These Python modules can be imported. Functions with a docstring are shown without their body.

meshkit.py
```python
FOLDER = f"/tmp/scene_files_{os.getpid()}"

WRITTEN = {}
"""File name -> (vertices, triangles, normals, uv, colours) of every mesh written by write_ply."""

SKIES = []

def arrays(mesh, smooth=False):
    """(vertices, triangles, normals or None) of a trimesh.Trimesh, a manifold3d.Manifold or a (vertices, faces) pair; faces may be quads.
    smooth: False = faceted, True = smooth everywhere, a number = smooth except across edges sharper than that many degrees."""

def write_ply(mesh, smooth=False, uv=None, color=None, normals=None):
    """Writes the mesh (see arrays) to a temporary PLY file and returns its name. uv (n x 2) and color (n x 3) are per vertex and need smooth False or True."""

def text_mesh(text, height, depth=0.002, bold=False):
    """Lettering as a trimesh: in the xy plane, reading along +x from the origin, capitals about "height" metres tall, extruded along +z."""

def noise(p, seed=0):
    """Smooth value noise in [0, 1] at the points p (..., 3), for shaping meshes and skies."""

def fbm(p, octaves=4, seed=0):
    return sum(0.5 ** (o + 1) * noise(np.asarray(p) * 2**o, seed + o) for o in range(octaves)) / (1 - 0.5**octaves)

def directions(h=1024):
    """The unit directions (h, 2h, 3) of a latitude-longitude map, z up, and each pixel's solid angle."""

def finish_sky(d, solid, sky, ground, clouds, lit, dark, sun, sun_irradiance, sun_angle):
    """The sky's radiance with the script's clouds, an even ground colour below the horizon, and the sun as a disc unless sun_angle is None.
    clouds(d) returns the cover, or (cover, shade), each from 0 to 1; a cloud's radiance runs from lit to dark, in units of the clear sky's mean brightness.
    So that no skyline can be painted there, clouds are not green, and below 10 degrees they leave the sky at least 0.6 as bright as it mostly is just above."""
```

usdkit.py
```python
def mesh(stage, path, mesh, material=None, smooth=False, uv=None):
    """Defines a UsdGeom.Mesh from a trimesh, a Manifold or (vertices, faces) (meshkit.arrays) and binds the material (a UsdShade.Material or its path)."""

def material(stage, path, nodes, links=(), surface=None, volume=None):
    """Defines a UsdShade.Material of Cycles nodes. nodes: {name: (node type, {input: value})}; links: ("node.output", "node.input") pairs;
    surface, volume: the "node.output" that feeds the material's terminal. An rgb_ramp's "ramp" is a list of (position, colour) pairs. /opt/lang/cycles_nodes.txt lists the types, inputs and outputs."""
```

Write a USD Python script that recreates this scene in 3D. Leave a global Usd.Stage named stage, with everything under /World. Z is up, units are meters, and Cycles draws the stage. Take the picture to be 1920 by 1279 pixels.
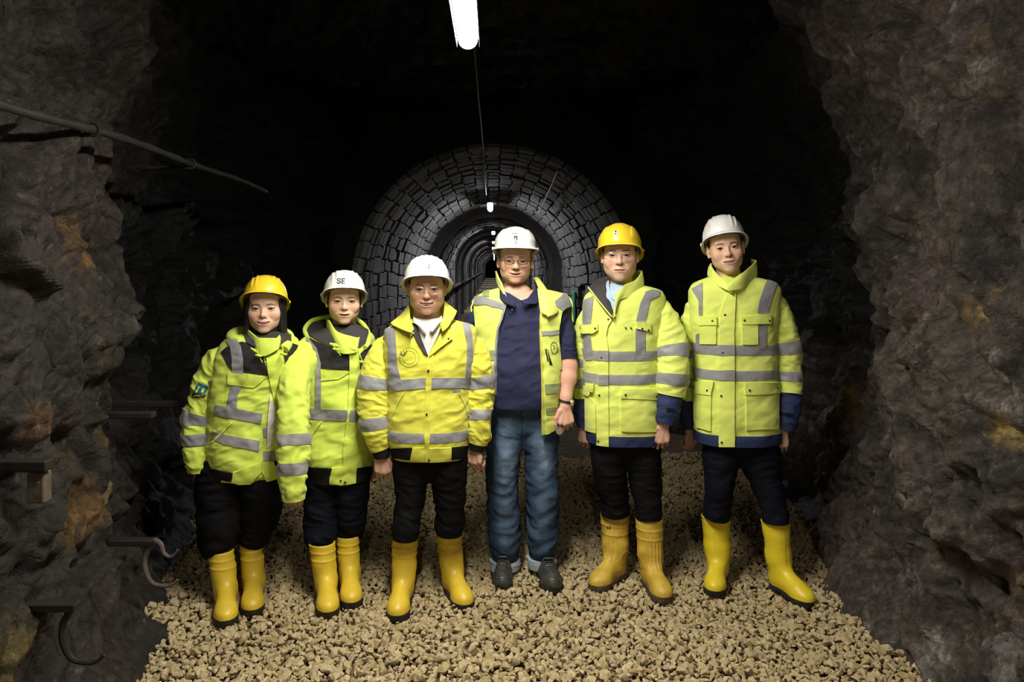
import math, random
import numpy as np, trimesh, manifold3d, usdkit, meshkit
from scipy.spatial import cKDTree, ConvexHull
from scipy.interpolate import PchipInterpolator
from pxr import Usd, UsdGeom, UsdShade, UsdLux, Sdf, Gf, Vt

stage = Usd.Stage.CreateInMemory()
UsdGeom.SetStageUpAxis(stage, "Z")
UsdGeom.SetStageMetersPerUnit(stage, 1.0)
UsdGeom.Xform.Define(stage, "/World")
UsdGeom.Scope.Define(stage, "/World/Looks")

# ---------------------------------------------------------------- camera, light, exposure
W, HT = 1920.0, 1279.0
F = 1397.0                 # focal length in pixels of the 1920-wide picture
VX, VY = 925.0, 500.0      # vanishing point of the gallery (camera looks straight along +y, lens shifted)
EYE = 1.68                 # camera height
cam = UsdGeom.Camera.Define(stage, "/World/camera")
cam.AddTransformOp().Set(Gf.Matrix4d(1, 0, 0, 0, 0, 0, 1, 0, 0, -1, 0, 0, 0, 0, EYE, 1))
cam.CreateHorizontalApertureAttr(36.0)
cam.CreateVerticalApertureAttr(36.0 * HT / W)
cam.CreateFocalLengthAttr(36.0 * F / W)
cam.CreateHorizontalApertureOffsetAttr((W / 2 - VX) * 36.0 / W)
cam.CreateVerticalApertureOffsetAttr((VY - HT / 2) * 36.0 / W)
cam.CreateClippingRangeAttr(Gf.Vec2f(0.05, 500))
cam.CreateExposureAttr(0.0)

LAMP_Z = 2.68              # height of the row of tube lamps under the crown
LAMP1_Y0, LAMP1_LEN = 1.72, 1.6
LAMP_NEAR = 218.0           # radiance of the lamp above the group
LAMP_FAR = 230.0            # radiance of the lamps down the tunnel
LAMP_FILL = 190.0        # radiance of the unseen fill lamp added behind the camera
LAMP_COLOR = (1.0, 0.955, 0.83)

rng = np.random.default_rng(7)
random.seed(7)


def P(px, py, d):
    """The point at depth d that the photograph shows at pixel (px, py)."""
    return np.array([(px - VX) * d / F, d, EYE - (py - VY) * d / F])


# ---------------------------------------------------------------- prims
_taken = {}


def numbered(parent, name):
    k = (parent, name)
    n = _taken.get(k, -1) + 1
    _taken[k] = n
    return name if n == 0 else f"{name}_{n:03d}"


def tag(prim, label=None, cat=None, group=None, kind=None):
    for k, v in (("label", label), ("category", cat), ("group", group), ("kind", kind)):
        if v:
            prim.SetCustomDataByKey(k, v)


_origin = {"/World": np.zeros(3)}


def thing(name, label, cat, loc=(0, 0, 0), group=None, kind=None):
    """An Xform directly under /World, at the thing's base; its children are the parts."""
    path = "/World/" + numbered("/World", name)
    x = UsdGeom.Xform.Define(stage, path)
    x.AddTranslateOp().Set(Gf.Vec3d(*map(float, loc)))
    _origin[path] = np.asarray(loc, float)
    tag(x.GetPrim(), label, cat, group, kind)
    return path


def arr(mesh):
    if hasattr(mesh, "to_mesh"):
        m = mesh.to_mesh()
        return np.asarray(m.vert_properties[:, :3], float), np.asarray(m.tri_verts, int)
    if isinstance(mesh, (tuple, list)):
        v, f = np.asarray(mesh[0], float), np.asarray(mesh[1], int)
        if f.shape[1] == 4:
            f = np.vstack([f[:, [0, 1, 2]], f[:, [0, 2, 3]]])
        return v, f
    return np.asarray(mesh.vertices, float), np.asarray(mesh.faces, int)


def obj(parent, name, mesh, mat, smooth=35, label=None, colors=None, kind=None, cat=None, group=None):
    """One Mesh prim under parent; the mesh is given in world coordinates."""
    path = parent + "/" + numbered(parent, name)
    v, f = arr(mesh)
    o = _origin[parent]
    if colors is not None:
        smooth = True
    m = usdkit.mesh(stage, path, (v - o, f), "/World/Looks/" + mat, smooth)
    if colors is not None:
        UsdGeom.PrimvarsAPI(m).CreatePrimvar("tint", Sdf.ValueTypeNames.Color3fArray, "vertex").Set(Vt.Vec3fArray.FromNumpy(np.asarray(colors, np.float32)))
    _origin[path] = o
    tag(m.GetPrim(), label, cat, group, kind)
    return path


# ---------------------------------------------------------------- mesh tools
def join(ms):
    vs, fs, n = [], [], 0
    for m in ms:
        v, f = arr(m)
        vs.append(v); fs.append(f + n); n += len(v)
    return np.vstack(vs), np.vstack(fs)


def grid_faces(nu, nv, wrap_u=False, flip=False):
    """Triangles of a grid indexed [i * nv + j]."""
    i, j = np.meshgrid(np.arange(nu if wrap_u else nu - 1), np.arange(nv - 1), indexing="ij")
    a = i * nv + j; b = ((i + 1) % nu) * nv + j
    q = np.stack([a, b, b + 1, a + 1], -1).reshape(-1, 4)
    if flip:
        q = q[:, ::-1]
    return np.vstack([q[:, [0, 1, 2]], q[:, [0, 2, 3]]])


def shell(out, inn):
    """A closed sheet between two (nu, nv, 3) grids."""
    nu, nv = out.shape[:2]
    v = np.vstack([out.reshape(-1, 3), inn.reshape(-1, 3)])
    N = nu * nv
    fs = [grid_faces(nu, nv), grid_faces(nu, nv, flip=True) + N]
    idx = np.arange(N).reshape(nu, nv)
    loop = np.concatenate([idx[:, 0], idx[-1, 1:], idx[-2::-1, -1], idx[0, -2:0:-1]])
    nx = np.roll(loop, -1)
    fs += [np.stack([loop, loop + N, nx], 1)[:, [0, 1, 2]], np.stack([nx, loop + N, nx + N], 1)]
    return v, np.vstack(fs)


def fix(mesh):
    """Consistent outward winding."""
    v, f = arr(mesh)
    t = trimesh.Trimesh(v, f, process=False)
    trimesh.repair.fix_normals(t)
    return t


def box(c, s, bevel=0.0, R=None):
    s = np.asarray(s, float)
    if bevel > 0:
        pts = []
        for sx in (-1, 1):
            for sy in (-1, 1):
                for sz in (-1, 1):
                    h = s / 2 * (sx, sy, sz)
                    for k in range(3):
                        q = h - bevel * np.array((sx, sy, sz)); q[k] = h[k]
                        pts.append(q)
        pts = np.array(pts)
        hull = ConvexHull(pts)
        t = trimesh.Trimesh(pts, hull.simplices, process=False)
        t = trimesh.convex.convex_hull(t)
        v, f = np.array(t.vertices), np.array(t.faces)
    else:
        t = trimesh.creation.box(s)
        v, f = np.array(t.vertices), np.array(t.faces)
    if R is not None:
        v = v @ np.asarray(R).T
    return v + np.asarray(c, float), f


def rot(axis, deg):
    return trimesh.transformations.rotation_matrix(math.radians(deg), axis)[:3, :3]


def tube(pts, r, n=10, cap=True):
    p = np.asarray(pts, float)
    r = np.broadcast_to(np.asarray(r, float), (len(p),))
    t = np.gradient(p, axis=0); t /= np.linalg.norm(t, axis=1, keepdims=True) + 1e-12
    a = np.cross(t[0], [0, 0, 1.0] if abs(t[0, 2]) < 0.9 else [1.0, 0, 0]); a /= np.linalg.norm(a)
    A = []
    for k in range(len(p)):
        a = a - t[k] * (a @ t[k]); a /= np.linalg.norm(a); A.append(a)
    A = np.array(A); B = np.cross(t, A)
    an = np.arange(n) * 2 * np.pi / n
    v = p[:, None] + r[:, None, None] * (np.cos(an)[None, :, None] * A[:, None] + np.sin(an)[None, :, None] * B[:, None])
    v = v.reshape(-1, 3)
    m = len(p)
    q = []
    for i in range(m - 1):
        j = np.arange(n); k = (j + 1) % n
        q.append(np.stack([i * n + j, i * n + k, (i + 1) * n + k, (i + 1) * n + j], 1))
    f = np.vstack(q); f = np.vstack([f[:, [0, 1, 2]], f[:, [0, 2, 3]]])
    if cap:
        c0, c1 = len(v), len(v) + 1
        v = np.vstack([v, p[0], p[-1]])
        j = np.arange(n); k = (j + 1) % n
        f = np.vstack([f, np.stack([np.full(n, c0), k, j], 1), np.stack([np.full(n, c1), (m - 1) * n + j, (m - 1) * n + k], 1)])
    return v, f


def spline(pts, n):
    p = np.asarray(pts, float)
    d = np.r_[0, np.cumsum(np.linalg.norm(np.diff(p, axis=0), axis=1))]
    x = np.linspace(0, d[-1], n)
    return np.stack([PchipInterpolator(d, p[:, k])(x) for k in range(p.shape[1])], 1)


def disc(c, n, r, h, sides=14, dome=0.0):
    """A small button: a cylinder of radius r and height h along n."""
    n = np.asarray(n, float) / np.linalg.norm(n)
    p = [np.asarray(c) - n * h * 0.5, np.asarray(c) + n * h * 0.6, np.asarray(c) + n * h]
    return tube(p, [r, r, r * 0.75], sides)


fbm, vnoise = meshkit.fbm, meshkit.noise


def sn(p, s, seed=0, o=3):
    """Signed fractal noise about 0, in about [-1, 1]."""
    return 2 * fbm(np.asarray(p) * s, o, seed) - 1


def seg(y0, y1, x):
    """Smooth step from 0 at y0 to 1 at y1."""
    t = np.clip((x - y0) / (y1 - y0), 0, 1)
    return t * t * (3 - 2 * t)
# ---------------------------------------------------------------- materials
def simple(name, color, rough=0.6, spec=0.4, noise=None, bump=None, metal=0.0, sheen=0.0, sss=0.0, coat=0.0):
    """Principled with an optional noise variation of the base colour ((scale, amount)) and bump ((scale, strength, distance))."""
    n = {"p": ("principled_bsdf", {"base_color": color, "roughness": rough, "specular_ior_level": spec, "metallic": metal, "sheen_weight": sheen, "coat_weight": coat})}
    l = []
    if noise or bump:
        n["tc"] = ("texture_coordinate", {})
    if noise:
        s, amt = noise[:2]
        c2 = noise[2] if len(noise) > 2 else tuple(x * (1 - amt) for x in color)
        n["no"] = ("noise_texture", {"scale": s, "detail": 5.0, "roughness": 0.6})
        n["ra"] = ("rgb_ramp", {"ramp": [(0.3, c2), (0.62, color)]})
        l += [("tc.object", "no.vector"), ("no.fac", "ra.fac"), ("ra.color", "p.base_color")]
    if bump:
        s, st, di = bump
        n["bn"] = ("noise_texture", {"scale": s, "detail": 4.0, "roughness": 0.6})
        n["bu"] = ("bump", {"strength": st, "distance": di})
        l += [("tc.object", "bn.vector"), ("bn.fac", "bu.height"), ("bu.normal", "p.normal")]
    return usdkit.material(stage, "/World/Looks/" + name, n, l, surface="p.BSDF")


def emit(name, color, strength):
    usdkit.material(stage, "/World/Looks/" + name, {"e": ("emission", {"color": color, "strength": strength})}, [], surface="e.emission")


def tinted(name, rough=0.6, spec=0.4, sss=0.0, bump=None):
    """Takes the base colour from the mesh's own 'tint' primvar."""
    n = {"a": ("attribute", {"attribute": "tint"}), "p": ("principled_bsdf", {"roughness": rough, "specular_ior_level": spec, "subsurface_weight": sss, "subsurface_scale": 0.006, "subsurface_radius": (1, 0.35, 0.2)})}
    l = [("a.color", "p.base_color")]
    if bump:
        s, st, di = bump
        n["tc"] = ("texture_coordinate", {})
        n["bn"] = ("noise_texture", {"scale": s, "detail": 4.0, "roughness": 0.6})
        n["bu"] = ("bump", {"strength": st, "distance": di})
        l += [("tc.object", "bn.vector"), ("bn.fac", "bu.height"), ("bu.normal", "p.normal")]
    usdkit.material(stage, "/World/Looks/" + name, n, l, surface="p.BSDF")


def by_instance(name, ramp, rough=0.85, noise_scale=60, bump=(90, 0.5, 0.004), islands=False):
    """Colour varies from piece to piece."""
    n = {"oi": ("object_info", {}), "ra": ("rgb_ramp", {"ramp": ramp}), "tc": ("texture_coordinate", {}), "g": ("geometry", {}),
         "no": ("noise_texture", {"scale": noise_scale, "detail": 4.0, "roughness": 0.65}), "va": ("rgb_ramp", {"ramp": [(0.3, (0.5, 0.48, 0.46)), (0.65, (1, 1, 1))]}),
         "mu": ("mix", {"mix_type": "multiply", "fac": 0.8}), "bn": ("noise_texture", {"scale": bump[0], "detail": 4.0}), "bu": ("bump", {"strength": bump[1], "distance": bump[2]}),
         "p": ("principled_bsdf", {"roughness": rough, "specular_ior_level": 0.25})}
    l = [("g.random_per_island" if islands else "oi.random", "ra.fac"), ("g.position", "no.vector"), ("no.fac", "va.fac"), ("ra.color", "mu.color1"), ("va.color", "mu.color2"), ("mu.color", "p.base_color"),
         ("g.position", "bn.vector"), ("bn.fac", "bu.height"), ("bu.normal", "p.normal")]
    usdkit.material(stage, "/World/Looks/" + name, n, l, surface="p.BSDF")


emit("lamp_near", LAMP_COLOR, LAMP_NEAR)
emit("lamp_far", (0.98, 0.985, 1.0), LAMP_FAR)
emit("lamp_fill", LAMP_COLOR, LAMP_FILL)
simple("lamp_housing", (0.06, 0.065, 0.06), 0.5)
simple("steel_rusty", (0.018, 0.014, 0.012), 0.7, noise=(25, 0.6), bump=(80, 0.4, 0.003))
simple("hook_steel", (0.12, 0.09, 0.082), 0.65, noise=(30, 0.4), bump=(80, 0.4, 0.003))
simple("old_timber", (0.13, 0.10, 0.07), 0.85, noise=(18, 0.6), bump=(60, 0.5, 0.004))
simple("pipe_grey", (0.016, 0.0145, 0.013), 0.6, noise=(20, 0.5), bump=(70, 0.4, 0.003))
simple("cable_black", (0.02, 0.02, 0.02), 0.5)
simple("wire_grey", (0.35, 0.35, 0.34), 0.5)
simple("soot_shade", (0.018, 0.018, 0.020), 0.95, noise=(5, 0.5))
simple("green_enamel", (0.05, 0.22, 0.14), 0.4, noise=(14, 0.5))
by_instance("stone_tan", [(0, (0.44, 0.335, 0.175)), (0.25, (0.58, 0.46, 0.265)), (0.5, (0.505, 0.395, 0.21)), (0.7, (0.64, 0.52, 0.315)), (0.85, (0.48, 0.39, 0.25)), (1, (0.54, 0.42, 0.225))])
by_instance("block_grey", [(0, (0.105, 0.105, 0.108)), (0.3, (0.18, 0.18, 0.184)), (0.55, (0.125, 0.125, 0.128)), (0.8, (0.27, 0.27, 0.272)), (1, (0.15, 0.15, 0.153))], noise_scale=9, bump=(30, 0.7, 0.012))
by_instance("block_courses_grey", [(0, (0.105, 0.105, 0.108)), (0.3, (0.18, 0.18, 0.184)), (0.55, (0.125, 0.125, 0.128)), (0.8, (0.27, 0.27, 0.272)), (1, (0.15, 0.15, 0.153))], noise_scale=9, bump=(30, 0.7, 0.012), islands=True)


def rock_material(name, seed, dark, mid, purple, ochre, pale, ochre_at=0.66, pale_at=0.70, stains_and_light=(), soot_shade=None):
    """Wet, layered rock in dark grey and purple brown with ochre and pale patches, all by position."""
    o = (seed * 3.1, seed * 1.7, seed * 0.9)
    n = {"g": ("geometry", {}), "m": ("mapping", {"location": o}),
         "n1": ("noise_texture", {"scale": 1.6, "detail": 6.0, "roughness": 0.62, "distortion": 0.6}), "r1": ("rgb_ramp", {"ramp": [(0.34, dark), (0.5, mid), (0.63, purple)]}),
         "n2": ("noise_texture", {"scale": 1.05, "detail": 5.0, "roughness": 0.55, "distortion": 0.4}), "r2": ("rgb_ramp", {"ramp": [(ochre_at - 0.03, (0, 0, 0)), (ochre_at + 0.05, (1, 1, 1))]}),
         "m2": ("mapping", {"location": tuple(x + 7.7 for x in o)}),
         "n3": ("noise_texture", {"scale": 4.2, "detail": 7.0, "roughness": 0.72}), "r3": ("rgb_ramp", {"ramp": [(pale_at - 0.08, (0, 0, 0)), (pale_at + 0.06, (1, 1, 1))]}),
         "n4": ("noise_texture", {"scale": 26.0, "detail": 6.0, "roughness": 0.75}), "r4": ("rgb_ramp", {"ramp": [(0.30, (0.22, 0.21, 0.20)), (0.5, (0.85, 0.83, 0.81)), (0.70, (2.2, 2.1, 2.0))]}),
         "x1": ("mix", {"mix_type": "mix", "color2": ochre}), "x2": ("mix", {"mix_type": "mix", "color2": pale}), "x3": ("mix", {"mix_type": "multiply", "fac": 1.0}),
         "b1": ("noise_texture", {"scale": 14.0, "detail": 8.0, "roughness": 0.72}), "bu": ("bump", {"strength": 1.0, "distance": 0.045}),
         "b2": ("noise_texture", {"scale": 75.0, "detail": 5.0, "roughness": 0.7}), "bv": ("bump", {"strength": 0.9, "distance": 0.012}),
         "vw": ("noise_texture", {"scale": 3.0, "detail": 3.0}), "vm": ("mix_vector", {"fac": 0.25, "use_clamp": False}), "vo": ("voronoi_texture", {"feature": "distance_to_edge", "scale": 7.0}), "vr": ("rgb_ramp", {"ramp": [(0.0, (0, 0, 0)), (0.06, (1, 1, 1))]}),
         "bc": ("bump", {"strength": 0.8, "distance": 0.02}),
         "p": ("principled_bsdf", {"roughness": 0.50, "specular_ior_level": 0.5})}
    l = [("g.position", "vw.vector"), ("g.position", "vm.a"), ("vw.color", "vm.b"), ("vm.result", "vo.vector"), ("vo.distance", "vr.fac"), ("vr.color", "bc.height"), ("bc.normal", "bu.normal"), ("g.position", "m.vector"), ("g.position", "m2.vector"), ("m.vector", "n1.vector"), ("n1.fac", "r1.fac"), ("m2.vector", "n2.vector"), ("n2.fac", "r2.fac"), ("m.vector", "n3.vector"), ("n3.fac", "r3.fac"),
         ("m.vector", "n4.vector"), ("n4.fac", "r4.fac"), ("r1.color", "x1.color1"), ("r2.color", "x1.fac"), ("x1.color", "x2.color1"), ("r3.color", "x2.fac"), ("x2.color", "x3.color1"), ("r4.color", "x3.color2"),
         ("x3.color", "p.base_color"), ("g.position", "b1.vector"), ("b1.fac", "bu.height"), ("bu.normal", "bv.normal"), ("g.position", "b2.vector"), ("b2.fac", "bv.height"), ("bv.normal", "p.normal")]
    last = "x2.color"
    for k, (c, r, col) in enumerate(stains_and_light):              # mineral staining plus one painted patch of lit rock, all ragged in shape
        n[f"sd{k}"] = ("vector_math", {"math_type": "distance", "vector2": tuple(map(float, c))})
        n[f"sm{k}"] = ("map_range", {"from_min": r * 1.25, "from_max": r * 0.25, "to_min": 0.0, "to_max": 1.0, "clamp": True})
        n[f"sx{k}"] = ("math", {"math_type": "multiply"})
        n[f"sr{k}"] = ("rgb_ramp", {"ramp": [(0.30, (0, 0, 0)), (0.46, (0.85, 0.85, 0.85))]})
        n[f"sc{k}"] = ("mix", {"mix_type": "mix", "color2": col})
        l += [("g.position", f"sd{k}.vector1"), (f"sd{k}.value", f"sm{k}.value"), (f"sm{k}.result", f"sx{k}.value1"), ("n5.fac", f"sx{k}.value2"), (f"sx{k}.value", f"sr{k}.fac"), (f"sr{k}.color", f"sc{k}.fac"), (last, f"sc{k}.color1")]
        last = f"sc{k}.color"
    if soot_shade:                                              # darkness of the cavern back painted into the rock colour: (y from, y to, z from, z to)
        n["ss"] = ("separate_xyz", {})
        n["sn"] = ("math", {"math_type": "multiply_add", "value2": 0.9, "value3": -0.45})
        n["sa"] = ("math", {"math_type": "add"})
        n["sy"] = ("map_range", {"range_type": "smoothstep", "from_min": soot_shade[0], "from_max": soot_shade[1], "to_min": 0.0, "to_max": 1.0, "clamp": True})
        n["sz"] = ("map_range", {"range_type": "smoothstep", "from_min": soot_shade[2], "from_max": soot_shade[3], "to_min": 0.0, "to_max": 1.0, "clamp": True})
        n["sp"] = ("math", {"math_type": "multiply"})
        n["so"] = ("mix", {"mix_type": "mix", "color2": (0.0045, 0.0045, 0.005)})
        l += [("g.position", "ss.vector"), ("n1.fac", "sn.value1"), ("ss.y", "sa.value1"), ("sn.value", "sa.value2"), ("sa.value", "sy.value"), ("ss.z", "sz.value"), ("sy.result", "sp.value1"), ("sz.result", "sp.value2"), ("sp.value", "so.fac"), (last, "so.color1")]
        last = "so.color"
    n["n5"] = ("noise_texture", {"scale": 7.0, "detail": 6.0, "roughness": 0.7})
    l = [x for x in l if x[1] != "x3.color1"] + [("g.position", "n5.vector"), (last, "x3.color1")]
    usdkit.material(stage, "/World/Looks/" + name, n, l, surface="p.BSDF")


OCHRE, PALE, RUST = (0.20, 0.115, 0.030), (0.30, 0.285, 0.27), (0.13, 0.060, 0.028)
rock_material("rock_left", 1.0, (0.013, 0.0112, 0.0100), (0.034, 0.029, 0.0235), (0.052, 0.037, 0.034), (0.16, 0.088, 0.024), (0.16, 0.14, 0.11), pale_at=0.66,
              stains_and_light=[(P(150, 465, 3.1), 0.24, OCHRE), (P(70, 800, 2.65), 0.18, RUST), (P(40, 1215, 2.45), 0.24, (0.16, 0.12, 0.035)), (P(200, 930, 3.2), 0.16, (0.17, 0.13, 0.06)), (P(20, 520, 2.4), 0.18, RUST)], soot_shade=(3.75, 4.6, -1.0, -0.5))
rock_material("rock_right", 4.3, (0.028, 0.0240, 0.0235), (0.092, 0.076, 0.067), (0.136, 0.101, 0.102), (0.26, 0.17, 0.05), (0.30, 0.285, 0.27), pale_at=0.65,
              stains_and_light=[(P(1845, 790, 2.75), 0.16, (0.36, 0.27, 0.10)), (P(1900, 810, 2.6), 0.14, (0.36, 0.25, 0.08)), (P(1865, 590, 2.7), 0.18, (0.26, 0.16, 0.055)), (P(1740, 1225, 2.95), 0.20, PALE), (P(1880, 1230, 2.6), 0.2, (0.26, 0.24, 0.24)), (P(1760, 790, 3.0), 0.12, (0.34, 0.27, 0.11)), (P(1530, 730, 4.8), 0.35, (0.34, 0.23, 0.13))], soot_shade=(4.0, 4.7, 0.75, 1.35))  # last entry paints the lit brown of the lower back wall
rock_material("rock_roof", 2.2, (0.03, 0.03, 0.03), (0.05, 0.048, 0.045), (0.06, 0.052, 0.046), (0.06, 0.04, 0.02), (0.05, 0.045, 0.04), soot_shade=(3.6, 4.4, -1.0, -0.5))
usdkit.material(stage, "/World/Looks/dirt", {"g": ("geometry", {}), "n": ("noise_texture", {"scale": 22.0, "detail": 7.0, "roughness": 0.75}), "r": ("rgb_ramp", {"ramp": [(0.3, (0.06, 0.045, 0.03)), (0.5, (0.18, 0.135, 0.085)), (0.7, (0.30, 0.23, 0.145))]}),
                "b": ("bump", {"strength": 0.9, "distance": 0.03}), "p": ("principled_bsdf", {"roughness": 0.9, "specular_ior_level": 0.2})},
                [("g.position", "n.vector"), ("n.fac", "r.fac"), ("r.color", "p.base_color"), ("n.fac", "b.height"), ("b.normal", "p.normal")], surface="p.BSDF")


simple("skin_plain", (0.64, 0.36, 0.27), 0.5, 0.4)

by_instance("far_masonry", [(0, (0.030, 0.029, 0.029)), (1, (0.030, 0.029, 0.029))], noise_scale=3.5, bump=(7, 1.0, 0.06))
simple("concrete_grey", (0.15, 0.147, 0.143), 0.85, noise=(6, 0.5), bump=(40, 0.4, 0.005))
# ---------------------------------------------------------------- rock walls and roof
def facets(p, size, seed, stretch=(1, 1, 1), tilt=0.5, step=0.35):
    """Broken planar facets: each Voronoi cell is a tilted plane. p: (n, 3). Returns an offset in units of size."""
    r = np.random.default_rng(seed)
    q = p / (size * np.asarray(stretch))
    lo, hi = q.min(0) - 1, q.max(0) + 1
    cells = np.stack(np.meshgrid(*[np.arange(math.floor(a), math.ceil(b) + 1) for a, b in zip(lo, hi)], indexing="ij"), -1).reshape(-1, 3)
    seeds = cells + r.random(cells.shape)
    grad = r.normal(size=seeds.shape) * tilt
    off = r.normal(size=len(seeds)) * step
    qq = q + 0.22 * (np.stack([vnoise(q * 2.3, seed + k) for k in range(3)], -1) - 0.5)
    dist, i = cKDTree(seeds).query(qq, k=2)
    val = np.einsum("nkj,nkj->nk", q[:, None] - seeds[i], grad[i]) + off[i]
    t = np.clip(0.5 + (dist[:, 1] - dist[:, 0]) / 0.16, 0.5, 1)
    t = t * t * (3 - 2 * t)
    return val[:, 0] * t + val[:, 1] * (1 - t)


def ridge(p, s, seed, o=4, sharp=1.6):
    """Ridged fractal noise: crests and cracks, in 0..1."""
    a = 0
    for k in range(o):
        a = a + 0.55 ** k * np.clip(1 - np.abs(2 * vnoise(p * s * 2.07 ** k, seed + k) - 1) * sharp, 0, 1)
    return a / sum(0.55 ** k for k in range(o))


def rock_relief(p, seed):
    w = np.stack([sn(p, 1.3, seed + 60 + k, 3) for k in range(3)], -1)
    q = p + 0.22 * w
    q = q @ rot([1, 0, 0], 24).T                       # the bedding dips
    b = q * [1.0, 1.25, 0.72]
    d = 0.20 * sn(p, 0.7, seed, 3)
    d = d + 0.20 * (ridge(b, 1.4, seed + 10, 5) - 0.5)
    d = d + 0.16 * facets(b, 0.38, seed + 1, (1.0, 1.0, 1.0), 0.34, 0.36) * 0.7
    d = d + 0.065 * facets(b, 0.13, seed + 2, (1.0, 1.0, 1.0), 0.40, 0.36) * 0.7
    d = d - 0.12 * ridge(b + 9, 2.1, seed + 20, 3, 4.0) ** 2
    d = d + 0.055 * (ridge(b, 5.5, seed + 30, 4) - 0.4)
    d = d + 0.020 * sn(b, 15.0, seed + 9, 4)
    return d


def wall_grid(xfun, side, seed, ys, zs):
    from scipy.ndimage import gaussian_filter
    Y, Z = np.meshgrid(ys, zs, indexing="ij")
    X = xfun(Y, Z)
    p = np.stack([X, Y, Z], -1).reshape(-1, 3)
    d = rock_relief(p, seed).reshape(Y.shape)
    d = gaussian_filter(d, 0.7) + (0.012 * sn(p, 24.0, seed + 9, 3) + 0.030 * (ridge(p @ rot([1, 0, 0], 24).T * [1, 1.3, 0.7], 10.0, seed + 80, 4) - 0.4) - 0.022 * ridge(p + 3, 5.0, seed + 90, 3, 5.0) ** 2).reshape(Y.shape)
    d = d * (0.55 + 0.45 * seg(0.0, 0.4, Z))
    p[:, 0] -= side * d.ravel()        # positive relief comes out towards the gallery
    return p, grid_faces(len(ys), len(zs), flip=side > 0)


ys = np.r_[np.arange(-6.0, -1.2, 0.15), np.arange(-1.2, 1.7, 0.05), np.arange(1.7, 4.9, 0.0105), np.arange(4.9, 8.25, 0.04)]
zs = np.r_[np.arange(-0.25, 3.3, 0.0125)]
left_x = PchipInterpolator([-7, 2.0, 3.0, 3.35, 3.65, 4.2, 5.5, 7.2, 8.2], [-1.76, -1.74, -1.76, -1.80, -1.92, -2.14, -2.30, -2.0, -1.62])
right_x = PchipInterpolator([-7, 2.2, 3.0, 3.7, 4.1, 4.6, 5.4, 7.2, 8.2], [1.86, 1.84, 1.86, 1.95, 2.02, 2.25, 2.30, 2.0, 1.62])


def wall_left_x(Y, Z):
    return left_x(Y) + 0.34 * np.exp(-np.clip(Z, 0, None) / 0.40) + 0.30 * seg(2.3, 3.5, Z)


def wall_right_x(Y, Z):
    return right_x(Y) - 0.20 * np.exp(-np.clip(Z, 0, None) / 0.30) - 0.45 * seg(2.2, 3.4, Z)


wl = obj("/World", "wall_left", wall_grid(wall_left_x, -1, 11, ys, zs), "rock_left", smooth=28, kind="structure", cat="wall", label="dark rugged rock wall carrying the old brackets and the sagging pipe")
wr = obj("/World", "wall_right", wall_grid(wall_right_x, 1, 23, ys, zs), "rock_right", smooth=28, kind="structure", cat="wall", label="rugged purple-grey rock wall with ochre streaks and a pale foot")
xs = np.linspace(-2.3, 2.3, 120)
yy = np.r_[np.arange(-6, -1.2, 0.2), np.arange(-1.2, 8.3, 0.06)]
X, Y = np.meshgrid(xs, yy, indexing="ij")
roof = np.stack([X, Y, 3.42 - 0.16 * X ** 2 / 4 + 0 * Y], -1).reshape(-1, 3)
roof[:, 2] -= 0.8 * rock_relief(roof, 77) - 0.05
obj("/World", "ceiling", (roof, grid_faces(len(xs), len(yy), flip=True)), "rock_roof", smooth=28, kind="structure", cat="ceiling", label="black rock roof of the gallery above the tube lamp")

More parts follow.
